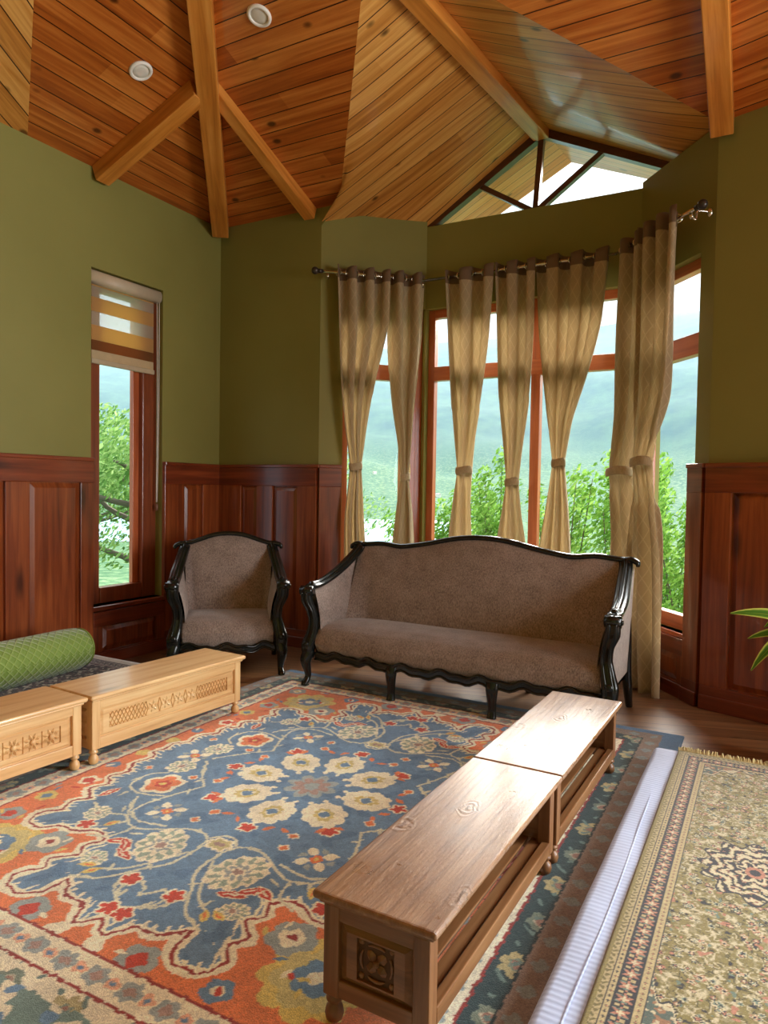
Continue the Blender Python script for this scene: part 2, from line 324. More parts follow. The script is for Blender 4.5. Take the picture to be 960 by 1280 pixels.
# ------------------------------------------------------------------ room shell
HC = 3.647; XL = -4.38; YB = 4.87
def wall(name, A, B, z0, z1, holes=(), th=.2, c=(-1.5, 2.5)):
    M, L = frame2(A, B, inward(A, B, c)); us = sorted({0, L, *[v for h in holes for v in h[:2]]}); zs = sorted({z0, z1, *[v for h in holes for v in h[2:]]})
    b = MB()
    for i in range(len(us)-1):
        for j in range(len(zs)-1):
            um, zm = (us[i]+us[i+1])/2, (zs[j]+zs[j+1])/2
            if any(h[0] < um < h[1] and h[2] < zm < h[3] for h in holes): continue
            b.bb(us[i], us[i+1], -th, 0, zs[j], zs[j+1], M)
    return tag(b.build(name, M_wall), kind='structure')
A0, A1, C0, C1 = (-3.30, 4.87), (-2.655, 5.53), (-.90, 5.53), (-.35, 4.87)
gR = -.32; RW = (C1[0]+4.6*math.cos(gR), C1[1]+4.6*math.sin(gR))
wall('wall_left', (XL, -2.5), (XL, YB), 0, HC, [(3.50+2.5, 4.19+2.5, .44, 2.93)])
wall('wall_back', (XL-.2, YB), A0, 0, HC)
HA = (.20, .922, .50, 2.90)
wall('wall_bay_left', A0, A1, 0, 3.9, [HA])
wall('wall_bay_center', A1, C0, 0, 3.60, [(.004, 1.751, .50, 2.90)], th=.14)
wall('wall_bay_right', C0, C1, 0, 3.64, [(.004, .72, .42, 2.90)])
wall('wall_right', C1, RW, 0, HC+.9, [(2.5, 4.1, .6, 2.9)])
wall('wall_rear', (XL, -2.5), (4.2, -2.5), 0, 5.1)
wall('wall_side', (4.0, -2.5), (4.0, 3.6), 0, 5.1, [(4.2, 5.8, .6, 2.9)])
f = MB(); fp = [(XL-.1, -2.6), (4.1, -2.6), (4.1, RW[1]+.05), (C1[0], YB+.02), (C0[0]+.02, C0[1]+.02), (A1[0]-.02, A1[1]+.02), (A0[0], YB+.02), (XL-.1, YB+.02)]
f.add([(x, y, z) for z in (-.12, 0) for x, y in fp], [tuple(range(7, -1, -1)), tuple(range(8, 16))]+[(i, (i+1) % 8, 8+(i+1) % 8, 8+i) for i in range(8)])
fl = tag(f.build('floor', M_floor, uvf=lambda c: (c.x*.96+c.y*.28, c.y*.96-c.x*.28)), kind='structure')

def zL(x): return HC+.4*(x-XL)
def zB(y): return HC+.32*(YB-y)
def zR(x, y): return HC-.107*(x-C1[0])-.322*(y-C1[1])
def sheet(name, pts, faces, m, uvf):
    b = MB(); b.add(pts, faces); return tag(b.build(name, m, uvf=uvf), kind='structure')
VL = (-3.13, YB, HC); Rv = (-1.885, 3.17, 4.19); T = (-1.0, .64, 5.0); H2 = (-.29, .65, 5.005)
P1, P2, P3 = (XL, 3.0, HC), (-2.38, 1.72, zL(-2.38)), (XL, .4, HC)
# main roof slopes (boards run level, parallel to the eaves)
sheet('ceiling', [(XL, YB, HC), P1, P2, P3, (XL, -2.7, HC), (-1, -2.7, 5.0), T], [(0, 1, 2, 3, 4, 5, 6)], M_ceil, lambda c: (c.y, (c.x-XL)*1.077+.03))
sheet('ceiling', [(XL, YB, HC), VL, Rv, (C1[0], YB, HC), H2, T], [(0, 5, 4, 3, 2, 1)], M_ceil, lambda c: (c.x+5, (YB-c.y)*1.05+.02))
E1 = (RW[0], RW[1], zR(*RW)); E2 = (RW[0]+.06, RW[1]-4.22, 5.0)
cg, sg = math.cos(gR), math.sin(gR)
sheet('ceiling', [(C1[0], YB, HC), E1, E2, H2], [(0, 3, 2, 1)], M_ceil, lambda c: ((c.x*cg+c.y*sg), (-c.x*sg*-1*-1-c.y*cg*-1)*-1.05))
sheet('ceiling', [T, H2, E2, (4.2, -2.7, 5.), (-1, -2.7, 5.)], [(0, 1, 2, 3, 4)], M_ceil, lambda c: (c.x, c.y))
dd = Vector((-.42, .91)); 
sheet('ceiling', [P1, P2, P3], [(0, 1, 2)], M_dorm, lambda c: (c.x*dd.x*1.0+c.y*dd.y, c.x*dd.y-c.y*dd.x))
# dormer over the bay: boards run from the ridge down to the eaves
Ra, R1, R2 = Vector((-1.745, 4.87, 4.222)), Vector((-1.685, 5.6, 4.235)), Vector((-1.63, 6.3, 4.25))
L0, Lm, L1, L2 = (-3.30, 4.87, 3.53), (-3.083, 5.12, 3.615), (-2.66, 5.6, 3.60), (-3.3, 6.3, 3.38)
Q0, Q1, Q2 = (C1[0], YB, HC), (-.62, 5.25, 3.66), (-.70, 5.6, 3.765)
def polyat(P, t):
    P = [Vector(p) for p in P]; ls = [(P[k+1]-P[k]).length for k in range(len(P)-1)]; d_ = t*sum(ls)
    for k, l in enumerate(ls):
        if d_ <= l+1e-6: return P[k]+(P[k+1]-P[k])*(d_/l)
        d_ -= l
    return P[-1]
def ruled(bot, flip, sgn, off):
    b = MB(); R0 = Vector(Rv)
    def g(u, v): q = R0+(R1-R0)*u; e_ = polyat(bot, u**1.6); return q+(e_-q)*v
    b.grid(g, 31, 13, flip=flip)
    o = b.build('ceiling', M_dorm, uvf=lambda c: (abs(c.x+1.7)*1.1, c.y*.98+sgn*c.x*.05+off)); o['kind'] = 'structure'
ruled([VL, L0, Lm, (-2.665, 5.6, 3.60)], True, 1, 0)
ruled([Q0, Q1, Q2], False, -1, 9)
fl2 = MB(); fl2.add([Q0, Q1, Q2, (-.15, 5.1, 3.5), (-.3, 5.6, 3.58)], [(0, 3, 4, 2, 1)]); fl2.build('ceiling', M_dorm, uvf=lambda c: (c.x, c.y))['kind'] = 'structure'
fil = MB(); fil.add([(-3.302, YB, HC+.03), (VL[0]+.01, YB, HC+.02), (-3.302, YB, 3.50)], [(0, 1, 2)]); fil.build('wall_back_return', M_wall)['kind'] = 'structure'
so = MB(); so.add([R1, R2, L2, (-3.3, 5.6, 3.35), (-.05, 5.6, 3.5), (-.05, 6.05, 3.5)], [(0, 1, 2, 3), (0, 4, 5, 1)])
so.build('ceiling', M_soff, uvf=lambda c: (abs(c.x+1.65)*1.1, c.y))['kind'] = 'structure'

def beam(name, P, Q, w_, h_, m, label, off=0., group=None, cat='beam'):
    P, Q = Vector(P), Vector(Q); d = (Q-P); L = d.length; d.normalize()
    s_ = d.cross(Vector((0, 0, 1))).normalized(); u_ = s_.cross(d).normalized()
    b = MB(); b.bb(-w_/2, w_/2, 0, L, -h_, .02)
    o = b.build(name, m, bevel=.006); o.matrix_world = Matrix(((s_.x, d.x, u_.x, P.x), (s_.y, d.y, u_.y, P.y), (s_.z, d.z, u_.z, P.z), (0, 0, 0, 1)))
    return tag(o, label, cat, group)
Mt = Vector((-3.34, 3.57, zL(-3.34)))
hipend = Vector((-1.9, 1.77, zL(-1.9)))
beam('hip_beam', (XL+.05, YB-.06, HC+.01), hipend, .14, .13, M_beam, 'long honey pine beam rising from the corner behind the armchair')
beam('jack_rafter', (XL+.0, 3.56, HC+.0), (-3.44, 3.57, zL(-3.44)), .12, .115, M_beam, 'short pine rafter running from left wall above narrow window up to corner beam')
beam('jack_rafter', (-3.40, YB-.0, HC), (-3.36, 3.64, zL(-3.36)+.02), .10, .10, M_beam, 'pine rafter slanting from corner beam down to back wall beside the bay')
beam('hip_beam', (C1[0]+.02, YB-.02, HC), (-.30, 1.2, zB(1.2)+.02), .13, .12, M_beam, 'pine beam at top right above dark green wall')
beam('ridge_beam', R1+Vector((0, -.03, .015)), Rv, .125, .11, M_beam, 'pale pine ridge beam under the small gable over the bay')

# gable window over the bay
gw = MB()
Mx = Matrix.Identity(4)
def bar(b, p, q, w_, y0, y1, mi=0):
    p, q = Vector((p[0], 0, p[1])), Vector((q[0], 0, q[1])); d = (q-p).normalized(); n = Vector((-d.z, 0, d.x))*w_/2
    V_ = [Vector((v.x, y, v.z)) for y in (y0, y1) for v in (p-n, q-n, q+n, p+n)]
    b.add(V_, [(0, 1, 2, 3), (7, 6, 5, 4), (0, 4, 5, 1), (1, 5, 6, 2), (2, 6, 7, 3), (3, 7, 4, 0)], mi)
ap, gl, gr_, gc = (-1.685, 4.20), (-2.68, 3.60), (-.70, 3.72), (-1.725, 3.585)
bar(gw, (ap[0]+.03, ap[1]+.02), (gl[0]-.03, gl[1]-.01), .07, 5.56, 5.63); bar(gw, (ap[0]-.03, ap[1]+.02), (gr_[0]+.03, gr_[1]), .07, 5.56, 5.63)
bar(gw, ap, gc, .045, 5.57, 5.62); bar(gw, gc, (-2.21, 3.885), .04, 5.57, 5.62); bar(gw, gc, (-1.19, 3.965), .04, 5.57, 5.62)
bar(gw, (-2.68, 3.58), (-.6, 3.58), .04, 5.57, 5.62)
g0 = tag(gw.build('window_1', M_beamdark), kind='structure')
gp = MB(); gp.add([(gl[0], 5.6, 3.58), (gr_[0]+.2, 5.6, 3.58), (gr_[0]+.05, 5.6, 3.72), (ap[0], 5.6, 4.22)], [(0, 1, 2, 3)]); gp.build('pane', M_glass, g0)

# ------------------------------------------------------------------ windows
def window(n, A, B, hole, frame_w=.06, depth0=-.13, depth1=-.06, mull=(), trans=None, stile=None, mv=M_win, mh=M_winh, handle=None, sill=True):
    M, L = frame2(A, B, inward(A, B)); u0, u1, z0, z1 = hole
    b = MB(); b.bb(u0, u0+frame_w, depth0, depth1, z0, z1, M); b.bb(u1-frame_w, u1, depth0, depth1, z0, z1, M)
    b.bb(u0+frame_w, u1-frame_w, depth0, depth1, z0, z0+.10, M, 1); b.bb(u0+frame_w, u1-frame_w, depth0, depth1, z1-.07, z1, M, 1)
    for m_, wm in mull: b.bb(m_-wm/2, m_+wm/2, depth0, depth1+.01, z0+.1, z1-.07, M)
    o = tag(b.build('window_%d' % n, [mv, mh], bevel=.004), kind='structure')
    if trans:
        t = MB(); t.bb(u0+frame_w, u1-frame_w, depth0+.01, depth1+.015, trans[0], trans[1], M); t.build('transom', mh, o, bevel=.004)
    if stile:
        t = MB(); t.bb(stile[0], stile[1], depth0+.01, depth1+.012, z0+.1, (trans or (z1,))[0], M); t.build('sash_stile', mv, o, bevel=.004)
    if sill:
        t = MB(); t.bb(u0, u1, depth1, .015, z0-.03, z0, M); t.build('sill', mh, o, bevel=.004)
    t = MB(); q = (depth0+depth1)/2; V_ = [M @ Vector(p) for p in ((u0, q, z0), (u1, q, z0), (u1, q, z1), (u0, q, z1))]
    t.add(V_, [(0, 1, 2, 3)]); t.build('pane', M_glass, o)
    if handle:
        t = MB(); hu, hz = handle; pts = [M @ Vector((hu, depth1+y, z)) for y, z in ((.012, hz-.09), (.045, hz-.075), (.052, hz), (.045, hz+.075), (.012, hz+.09))]
        t.sweep(pts, [.007, .008, .01, .008, .007], n=8); 
        for zz in (-.09, .09): t.bb(hu-.014, hu+.014, depth1+.0, depth1+.016, hz+zz-.02, hz+zz+.02, M)
        t.build('handle', M_brass, o)
    return o
window(2, A0, A1, HA, mull=(), trans=(2.28, 2.41), stile=(.73, .862), handle=(.80, 1.50))
window(3, A1, C0, (.004, 1.751, .50, 2.90), mull=((.965, .075),), trans=(2.29, 2.41))
window(4, C0, C1, (.004, .72, .42, 2.90), trans=(2.27, 2.41))
# narrow window on the left wall
lw = MB(); Y0, Y1 = 3.50, 4.19
lw.bb(XL-.16, XL-.09, Y0, Y0+.15, .44, 2.93); lw.bb(XL-.16, XL-.07, Y1-.14, Y1, .44, 2.93)
lw.bb(XL-.16, XL-.08, Y0+.15, Y1-.14, .44, .56, None, 1); lw.bb(XL-.16, XL-.09, Y0+.15, Y1-.14, 2.8, 2.93, None, 1)
lo = tag(lw.build('window_5', [M_wind, M_wind], bevel=.005), kind='structure')
st = MB(); st.bb(XL-.155, XL-.115, Y1-.2, Y1-.14, .56, 2.8); st.build('sash_stile', M_win, lo, bevel=.004)
gpn = MB(); gpn.add([(XL-.13, Y0+.1, .5), (XL-.13, Y1-.1, .5), (XL-.13, Y1-.1, 2.9), (XL-.13, Y0+.1, 2.9)], [(0, 1, 2, 3)]); gpn.build('pane', M_glass, lo)
sl = MB(); sl.bb(XL-.09, XL+.035, Y0-.02, Y1+.02, .405, .44); sl.build('sill', M_wh, lo, bevel=.006)
# unseen window added in the side wall to light the room from the right
for n_, (x0, x1, yy, ax) in ((6, (1.7, 3.3, 4.1, 1)),):
    t = MB()
    for k in range(5):
        p = x0+(x1-x0)*k/4
        if ax == 0: t.bb(p-.03, p+.03, yy-.03, yy+.03, .6, 2.9)
        else: t.bb(yy-.03, yy+.03, p-.03, p+.03, .6, 2.9)
    for z in (.63, 2.87):
        if ax == 0: t.bb(x0, x1, yy-.03, yy+.03, z-.03, z+.03)
        else: t.bb(yy-.03, yy+.03, x0, x1, z-.03, z+.03)
    tag(t.build('window_%d' % n_, M_win), kind='structure')

# ------------------------------------------------------------------ wainscot panelling
tn = [0]
def wainscot(A, B, z0, z1, pans, cap=True, th=.035, ends=(0, 0)):
    tn[0] += 1; M, L = frame2(A, B, inward(A, B)); t = MB()
    t.bb(0, L, 0, .012, z0, z1-.01, M)                                # back board
    rt_, rb = z1-.16, z0+.15
    if z1-z0 < .8: rt_, rb = z1-.11, z0+.1
    us = [0]+[v for p in pans for v in p]+[L]
    for i in range(0, len(us), 2): 
        if us[i+1]-us[i] > .004: t.bb(us[i], us[i+1], .008, th, rb, rt_, M)
    for a, b_ in pans: t.frustum(a+.006, b_-.006, rb+.006, rt_-.006, .012, .027, .035, M)
    o = tag(t.build('trim_%d' % tn[0], M_wv, bevel=.003), kind='structure')
    r = MB(); r.bb(0, L, .008, th+.001, rt_, z1, M); r.bb(0, L, .008, th+.001, z0, rb, M)
    r.build('rail', M_wh, o, bevel=.003)
    if cap: c_ = MB(); c_.bb(-ends[0], L+ends[1], 0, th+.012, z1-.006, z1+.022, M); c_.build('cap_rail', M_wh, o, bevel=.005)
    k = MB(); k.bb(0, L, .01, th+.012, z0, z0+.09, M); k.build('skirting', M_wh, o, bevel=.004)
    return o
HW = 1.52
b0 = -2.5
pl = []; y = 3.39
while y > -2.2: pl.append((y-.40+2.5, y+2.5)); y -= .57
wainscot((XL, b0), (XL, 3.50), 0, HW, pl[::-1])
wainscot((XL, 3.50), (XL, 4.19), 0, .40, [(.08, .61)], cap=False)
wainscot((XL, 4.19), (XL, YB-.035), 0, HW, [(.22, .44)])
wainscot((XL, YB), (-3.30, YB), 0, HW, [(.28, .46), (.63, .89)], ends=(0, .03))
wainscot(A0, (A0[0]+.70*.19, A0[1]+.715*.19), 0, HW, [])
def along(P, Q, t): L = math.hypot(Q[0]-P[0], Q[1]-P[1]); return (P[0]+(Q[0]-P[0])*t/L, P[1]+(Q[1]-P[1])*t/L)
wainscot(along(A0, A1, .19), A1, 0, .47, [(.1, .65)], cap=False)
wainscot(A1, C0, 0, .47, [(.1, .8), (.95, 1.65)], cap=False)
wainscot(C0, along(C0, C1, .715), 0, .39, [(.08, .64)], cap=False)
wainscot(along(C0, C1, .705), C1, 0, HW, [], th=.045, ends=(0, .02))
wainscot(C1, along(C1, RW, 2.45), 0, HW, [(.16, .62), (.84, 1.4), (1.62, 2.2)], th=.045)
window(7, C1, RW, (2.5, 4.1, .6, 2.9), mull=((3.3, .07),))  # unseen window added where its light misses the right wall

# ------------------------------------------------------------------ ceiling lights
def recess(P, n, label):
    P = Vector(P); n = Vector(n).normalized(); q = n.to_track_quat('Z', 'Y').to_matrix().to_4x4(); q.translation = P
    o = empty('recessed_light', label=label, cat='ceiling light', group='round recessed lights in the timber ceiling'); o.matrix_world = q
    b = MB(); b.lathe([(.074, -.004), (.074, .004), (.068, .011), (.056, .012), (.052, .004), (.052, -.004)], n=32); b.build('trim_ring', M_white, o)
    b = MB(); b.lathe([(.053, -.002), (.053, .003), (.03, .007), (.001, .008)], n=32); b.build('diffuser', simple('frosted_diffuser', srgb(224, 216, 204), .6), o)
    return o
nL = (-.4*-1, 0, -1); nB = (0, -.32, -1)
recess((-3.574, 3.222, zL(-3.574)-.003), (.4, 0, -1), 'round white recessed light left of the corner beam, nearer the left wall')
recess((-2.734, 3.352, zB(3.352)-.003), (0, -.32, -1), 'round white recessed light right of the corner beam, near the dormer')

# ------------------------------------------------------------------ blind
bl = empty('roller_blind', (XL-.03, 3.845, 2.93), label='half-lowered zebra roller blind in tan and beige on narrow left window', cat='window blind')
t = MB(); t.sweep([(-.02, -.335, -.055), (-.02, .335, -.055)], [(.05, .05)]*2, side=(0, 0, 1), n=20, sub=1, p=2.8); t.build('cassette', simple('beige_cassette', srgb(196, 178, 150), .45), bl)
def blindmat(name, c, alpha, tr):
    m, nt = mat(name); tc = N(nt, 'TexCoord'); wv = N(nt, 'TexNoise', Scale=300.); nt.links.new(tc.outputs['Object'], wv.inputs['Vector'])
    d = N(nt, 'BsdfDiffuse'); nt.links.new(mixc(nt, wv.outputs[0], tuple(v*.9 for v in c), c), d.inputs[0]); tl = N(nt, 'BsdfTranslucent'); tl.inputs[0].default_value = col(tr)
    m1 = N(nt, 'MixShader', i0=.55); nt.links.new(d.outputs[0], m1.inputs[1]); nt.links.new(tl.outputs[0], m1.inputs[2])
    t_ = N(nt, 'BsdfTransparent'); m2 = N(nt, 'MixShader', i0=alpha); nt.links.new(m1.outputs[0], m2.inputs[1]); nt.links.new(t_.outputs[0], m2.inputs[2]); out(nt, m2); return m
Mso = blindmat('blind_solid_cloth', srgb(214, 178, 120), .0, srgb(250, 206, 130)); Msh = blindmat('blind_sheer_cloth', srgb(225, 215, 190), .55, srgb(235, 225, 200)); Mdk = blindmat('blind_doubled_cloth', srgb(150, 104, 66), .0, srgb(190, 120, 60))
zz = [-.09, -.115, -.195, -.30, -.40, -.51, -.585, -.65]; mm = [Mso, Msh, Mso, Msh, Mso, Mdk, simple('blind_hem', srgb(190, 165, 125), .7)]
t = MB()
for i in range(7): t.bb(-.026, -.022, -.30, .295, zz[i+1], zz[i], mi=i)
t.build('blind_cloth', mm, bl)
t = MB(); t.bb(-.036, -.012, -.305, .30, -.685, -.648); t.build('bottom_bar', simple('beige_bar', srgb(190, 170, 140), .4), bl, bevel=.005)
t = MB(); t.sweep([(.0, .31, -.08), (.0, .318, -1.0), (.0, .312, -1.72)], [.003]*3, n=6); t.sweep([(.012, .322, -.08), (.008, .326, -1.0), (.004, .318, -1.72)], [.003]*3, n=6)
pc_ = t.build('pull_cord', M_white, bl); t = MB(); t.lathe([(.008, 0), (.012, .01), (.012, .05), (.006, .06)], at=(.003, .315, -1.79), n=10); t.build('cord_weight', simple('cord_weight_brown', srgb(120, 80, 60), .4), pc_)

# ------------------------------------------------------------------ curtain rods
ZR = 3.105; r1, r2, r3, r4 = (-3.25, 4.80), (-2.60, 5.40), (-1.05, 5.40), (-.45, 4.75)
def rod(pts, label, finials, brackets):
    o = empty('curtain_rod', (*pts[0], ZR), label=label, cat='curtain rod', group=None); P = [Vector((p[0]-pts[0][0], p[1]-pts[0][1], 0)) for p in pts]
    b = MB()
    b.sweep(P, [.0125]*len(P), side=(0, 0, 1), n=14, sub=1); b.build('pole', M_chrome, o)
    d = (P[1]-P[0]).normalized()
    for f_ in finials:
        q = P[0] if f_ == 0 else P[-1]; s_ = -d if f_ == 0 else d
        fb = MB(); fb.sweep([q-s_*.01, q+s_*.03], [.018, .018], side=(0, 0, 1), n=14, sub=1); fb.sphere(q+s_*.05, .031, 16); fb.build('finial', M_darkmetal, o)
    for (t_, ox, oy) in brackets:
        q = P[0]+(P[-1]-P[0])*t_; bb_ = MB(); e_ = q+Vector((ox, oy, 0))
        bb_.sweep([q+Vector((0, 0, -.03)), q+Vector((ox*.1, oy*.1, -.045)), q+Vector((ox*.25, oy*.25, -.05)), q+Vector((ox*.35, oy*.35, .0)), e_], [.006]*5, side=(0, 0, 1), n=8)
        bb_.sphere(q+Vector((0, 0, -.035)), .016, 10); bb_.sphere(e_, (.02, .02, .03), 10); bb_.build('bracket', M_chrome, o)
    return o
rod([r1, r2], 'nickel curtain rod with dark ball end on left face of bay', [0], [(.06, -.06, .085), (.97, -.08, .09)])
rod([r2, r3], 'long level nickel curtain rod across the middle of bay', [], [(.5, 0, .12)])
rod([r3, r4], 'nickel curtain rod with dark ball finial on right face of bay', [1], [(.94, .10, .075)])

# ------------------------------------------------------------------ curtains
def curtain(P, Q, rows, label, folds=4, seed=1, dep=.0, zend=.015):
    P = Vector((*P, 0)); Q = Vector((*Q, 0)); d = (Q-P).normalized(); n = Vector((-d.y, d.x, 0))
    if n.y > 0: n = -n
    rnd = random.Random(seed); ph = rnd.random()*.5
    last = rows[-1]
    if last[0] > .1: rows = rows+[(zend, last[1]-(rows[-2][1]-last[1])*1.2, last[2]+(last[2]-rows[-2][2])*1.2)]
    else: rows[-1] = (zend, last[1], last[2])
    rows[0] = (3.155, rows[0][1], rows[0][2])
    tie = min(rows, key=lambda r: r[2]-r[1])[0]
    zs = [r[0] for r in rows]
    def interp(z, k):
        for i in range(len(rows)-1):
            if rows[i+1][0] <= z <= rows[i][0]:
                def g(j): return rows[max(0, min(len(rows)-1, j))]
                t = (rows[i][0]-z)/(rows[i][0]-rows[i+1][0]); a, b_ = rows[i][k], rows[i+1][k]
                if abs(rows[i][0]-tie) < .01 or abs(rows[i+1][0]-tie) < .01 or i == 0: return a+(b_-a)*t
                m0 = (g(i+1)[k]-g(i-1)[k])/max(1e-3, (g(i-1)[0]-g(i+1)[0]))*(rows[i][0]-rows[i+1][0]); m1 = (g(i+2)[k]-g(i)[k])/max(1e-3, (g(i)[0]-g(i+2)[0]))*(rows[i][0]-rows[i+1][0])
                return (2*t**3-3*t*t+1)*a+(t**3-2*t*t+t)*m0+(-2*t**3+3*t*t)*b_+(t**3-t*t)*m1
        return rows[-1][k]
    nu, nv = 97, 90; vs = []; hd = []; uvs = []
    wtop = rows[0][2]-rows[0][1]
    for j in range(nv):
        z = zs[0]+(zs[-1]-zs[0])*j/(nv-1)
        if j == 3: z = 3.155-.098
        if j == 4: z = 3.155-.104
        a, b_ = interp(z, 1), interp(z, 2); wd = b_-a
        kt = max(0, 1-abs(z-tie)/.5)
        amp = (.056 if wd > .25 else .038)*(1-.5*kt**2)
        for i in range(nu):
            u = i/(nu-1); up_ = 2*pi*(folds*u+ph)
            low = .38*math.sin(2*pi*(1.7*u+seed)+z*1.7)*(1-math.exp(-(3.1-z)))
            off = amp*(math.cos(up_)*.9+low+.18*math.sin(2*up_+z*2+seed))
            s = a+wd*u+.012*math.sin(2*up_)*(wd/.4)
            # the bunch at the tie is round in plan
            rr_ = wd/2*kt**2; off = off*(1-.7*kt**4)+rr_*math.sqrt(max(0, 1-(2*u-1)**2))*.75
            fl = z+.010*math.sin(up_*1.0)*(1 if j == 0 else 0)
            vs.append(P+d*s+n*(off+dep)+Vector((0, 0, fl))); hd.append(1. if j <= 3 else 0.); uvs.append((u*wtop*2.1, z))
    fs = [(j*nu+i, j*nu+i+1, (j+1)*nu+i+1, (j+1)*nu+i) for j in range(nv-1) for i in range(nu-1)]
    root = empty('curtain', (0, 0, 0), label=label, cat='curtain', group='tied-back curtains across the bay window')
    base = P+d*((rows[0][1]+rows[0][2])/2); root.location = (base.x, base.y, 0)
    b = MB(); b.add([v-root.location for v in vs], fs, 0, True)
    o = b.build('curtain_cloth', M_curt, root, solid=.0025)
    uvl = o.data.uv_layers.new(name='UVMap'); 
    for l in o.data.loops: uvl.data[l.index].uv = uvs[l.vertex_index]
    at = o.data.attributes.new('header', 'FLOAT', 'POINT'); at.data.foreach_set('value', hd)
    # tie band
    a, b_ = interp(tie, 1), interp(tie, 2); c_ = P+d*((a+b_)/2)+n*((b_-a)*.16+dep); hw = (b_-a)/2+.004; t = MB()
    def band(u, v):
        A_ = 2*pi*u; q = c_+d*math.cos(A_)*hw+n*math.sin(A_)*(hw*.5+.01)+Vector((0, 0, tie+(v-.5)*.06+.008*math.sin(A_*2)))
        q += (d*math.cos(A_)+n*math.sin(A_))*.005*math.sin(pi*v); return q-root.location
    t.grid(band, 28, 6, closeu=True); t2 = t.build('tie_back', M_tie, root, solid=.003)
    # grommet rings where the cloth crosses the pole
    for k in range(int(folds*2)):
        uu = ((k+.5)/2-ph)/folds
        if not 0.02 < uu < .98: continue
        s = rows[0][1]+wtop*uu; q = P+d*s; g = MB(); ax = (d*.75+n*(.66 if k % 2 else -.66)).normalized(); e1 = ax.cross(Vector((0, 0, 1))).normalized()
        def ring(u, v, q=q, e1=e1, ax=ax): A_ = 2*pi*u; B_ = 2*pi*v; r_ = .024+.006*math.cos(B_); return q+e1*math.cos(A_)*r_+Vector((0, 0, 1))*math.sin(A_)*r_+ax*.004*math.sin(B_)+Vector((0, 0, ZR))-root.location
        g.grid(ring, 18, 8, closeu=True); g.build('grommet', M_chrome, o)
    return root
M_tie = fabric('tie_cloth', srgb(172, 150, 116), srgb(200, 180, 146), scale=120.)
curtain(r1, r2, [(3.13, .114, .558), (2.74, .133, .55), (2.21, .167, .442), (1.82, .212, .381), (1.53, .257, .352), (1.15, .215, .372), (.75, .208, .398)], 'tied beige curtain at the far left end of the bay', 3, 1)
curtain(r1, r2, [(3.13, .572, .89), (2.63, .573, .872), (2.1, .616, .819), (1.7, .679, .79), (1.45, .697, .767), (1.16, .667, .815), (.82, .638, .842)], 'narrow tied curtain just left of the bay corner, beside the brass handle', 2, 2)
curtain(r2, r3, [(3.12, .175, .601), (2.61, .214, .579), (2.09, .261, .528), (1.76, .297, .48), (1.51, .324, .451), (1.24, .294, .45), (.94, .264, .463)], 'tied curtain left of the middle window post, first on the middle rod', 2, 3)
curtain(r2, r3, [(3.11, .612, .94), (2.57, .639, .941), (2.07, .671, .921), (1.69, .72, .878), (1.42, .746, .845), (1.18, .718, .876), (.93, .684, .915)], 'tied curtain hanging in front of the middle window post', 2, 4)
curtain(r2, r3, [(3.1, .955, 1.51), (2.65, .982, 1.468), (2.23, 1.024, 1.367), (1.87, 1.071, 1.256), (1.57, 1.116, 1.208), (1.25, 1.073, 1.241), (.88, 1.025, 1.268)], 'widest fanned curtain right of the middle window post', 3, 5)
curtain(r3, r4, [(3.12, .02, .369), (2.58, .01, .375), (2.01, .025, .345), (1.5, .052, .293), (1.21, .023, .287), (.86, -.0, .351)], 'straight hanging curtain on right rod, behind its overlapping neighbour', 2, 6)
curtain(r3, r4, [(3.15, .343, .76), (2.5, .347, .736), (1.97, .345, .695), (1.56, .375, .555), (1.22, .354, .613), (.9, .323, .662), (-.02, .329, .702)], 'full length curtain at far right reaching the floor beside sofa', 3, 7, dep=.03)

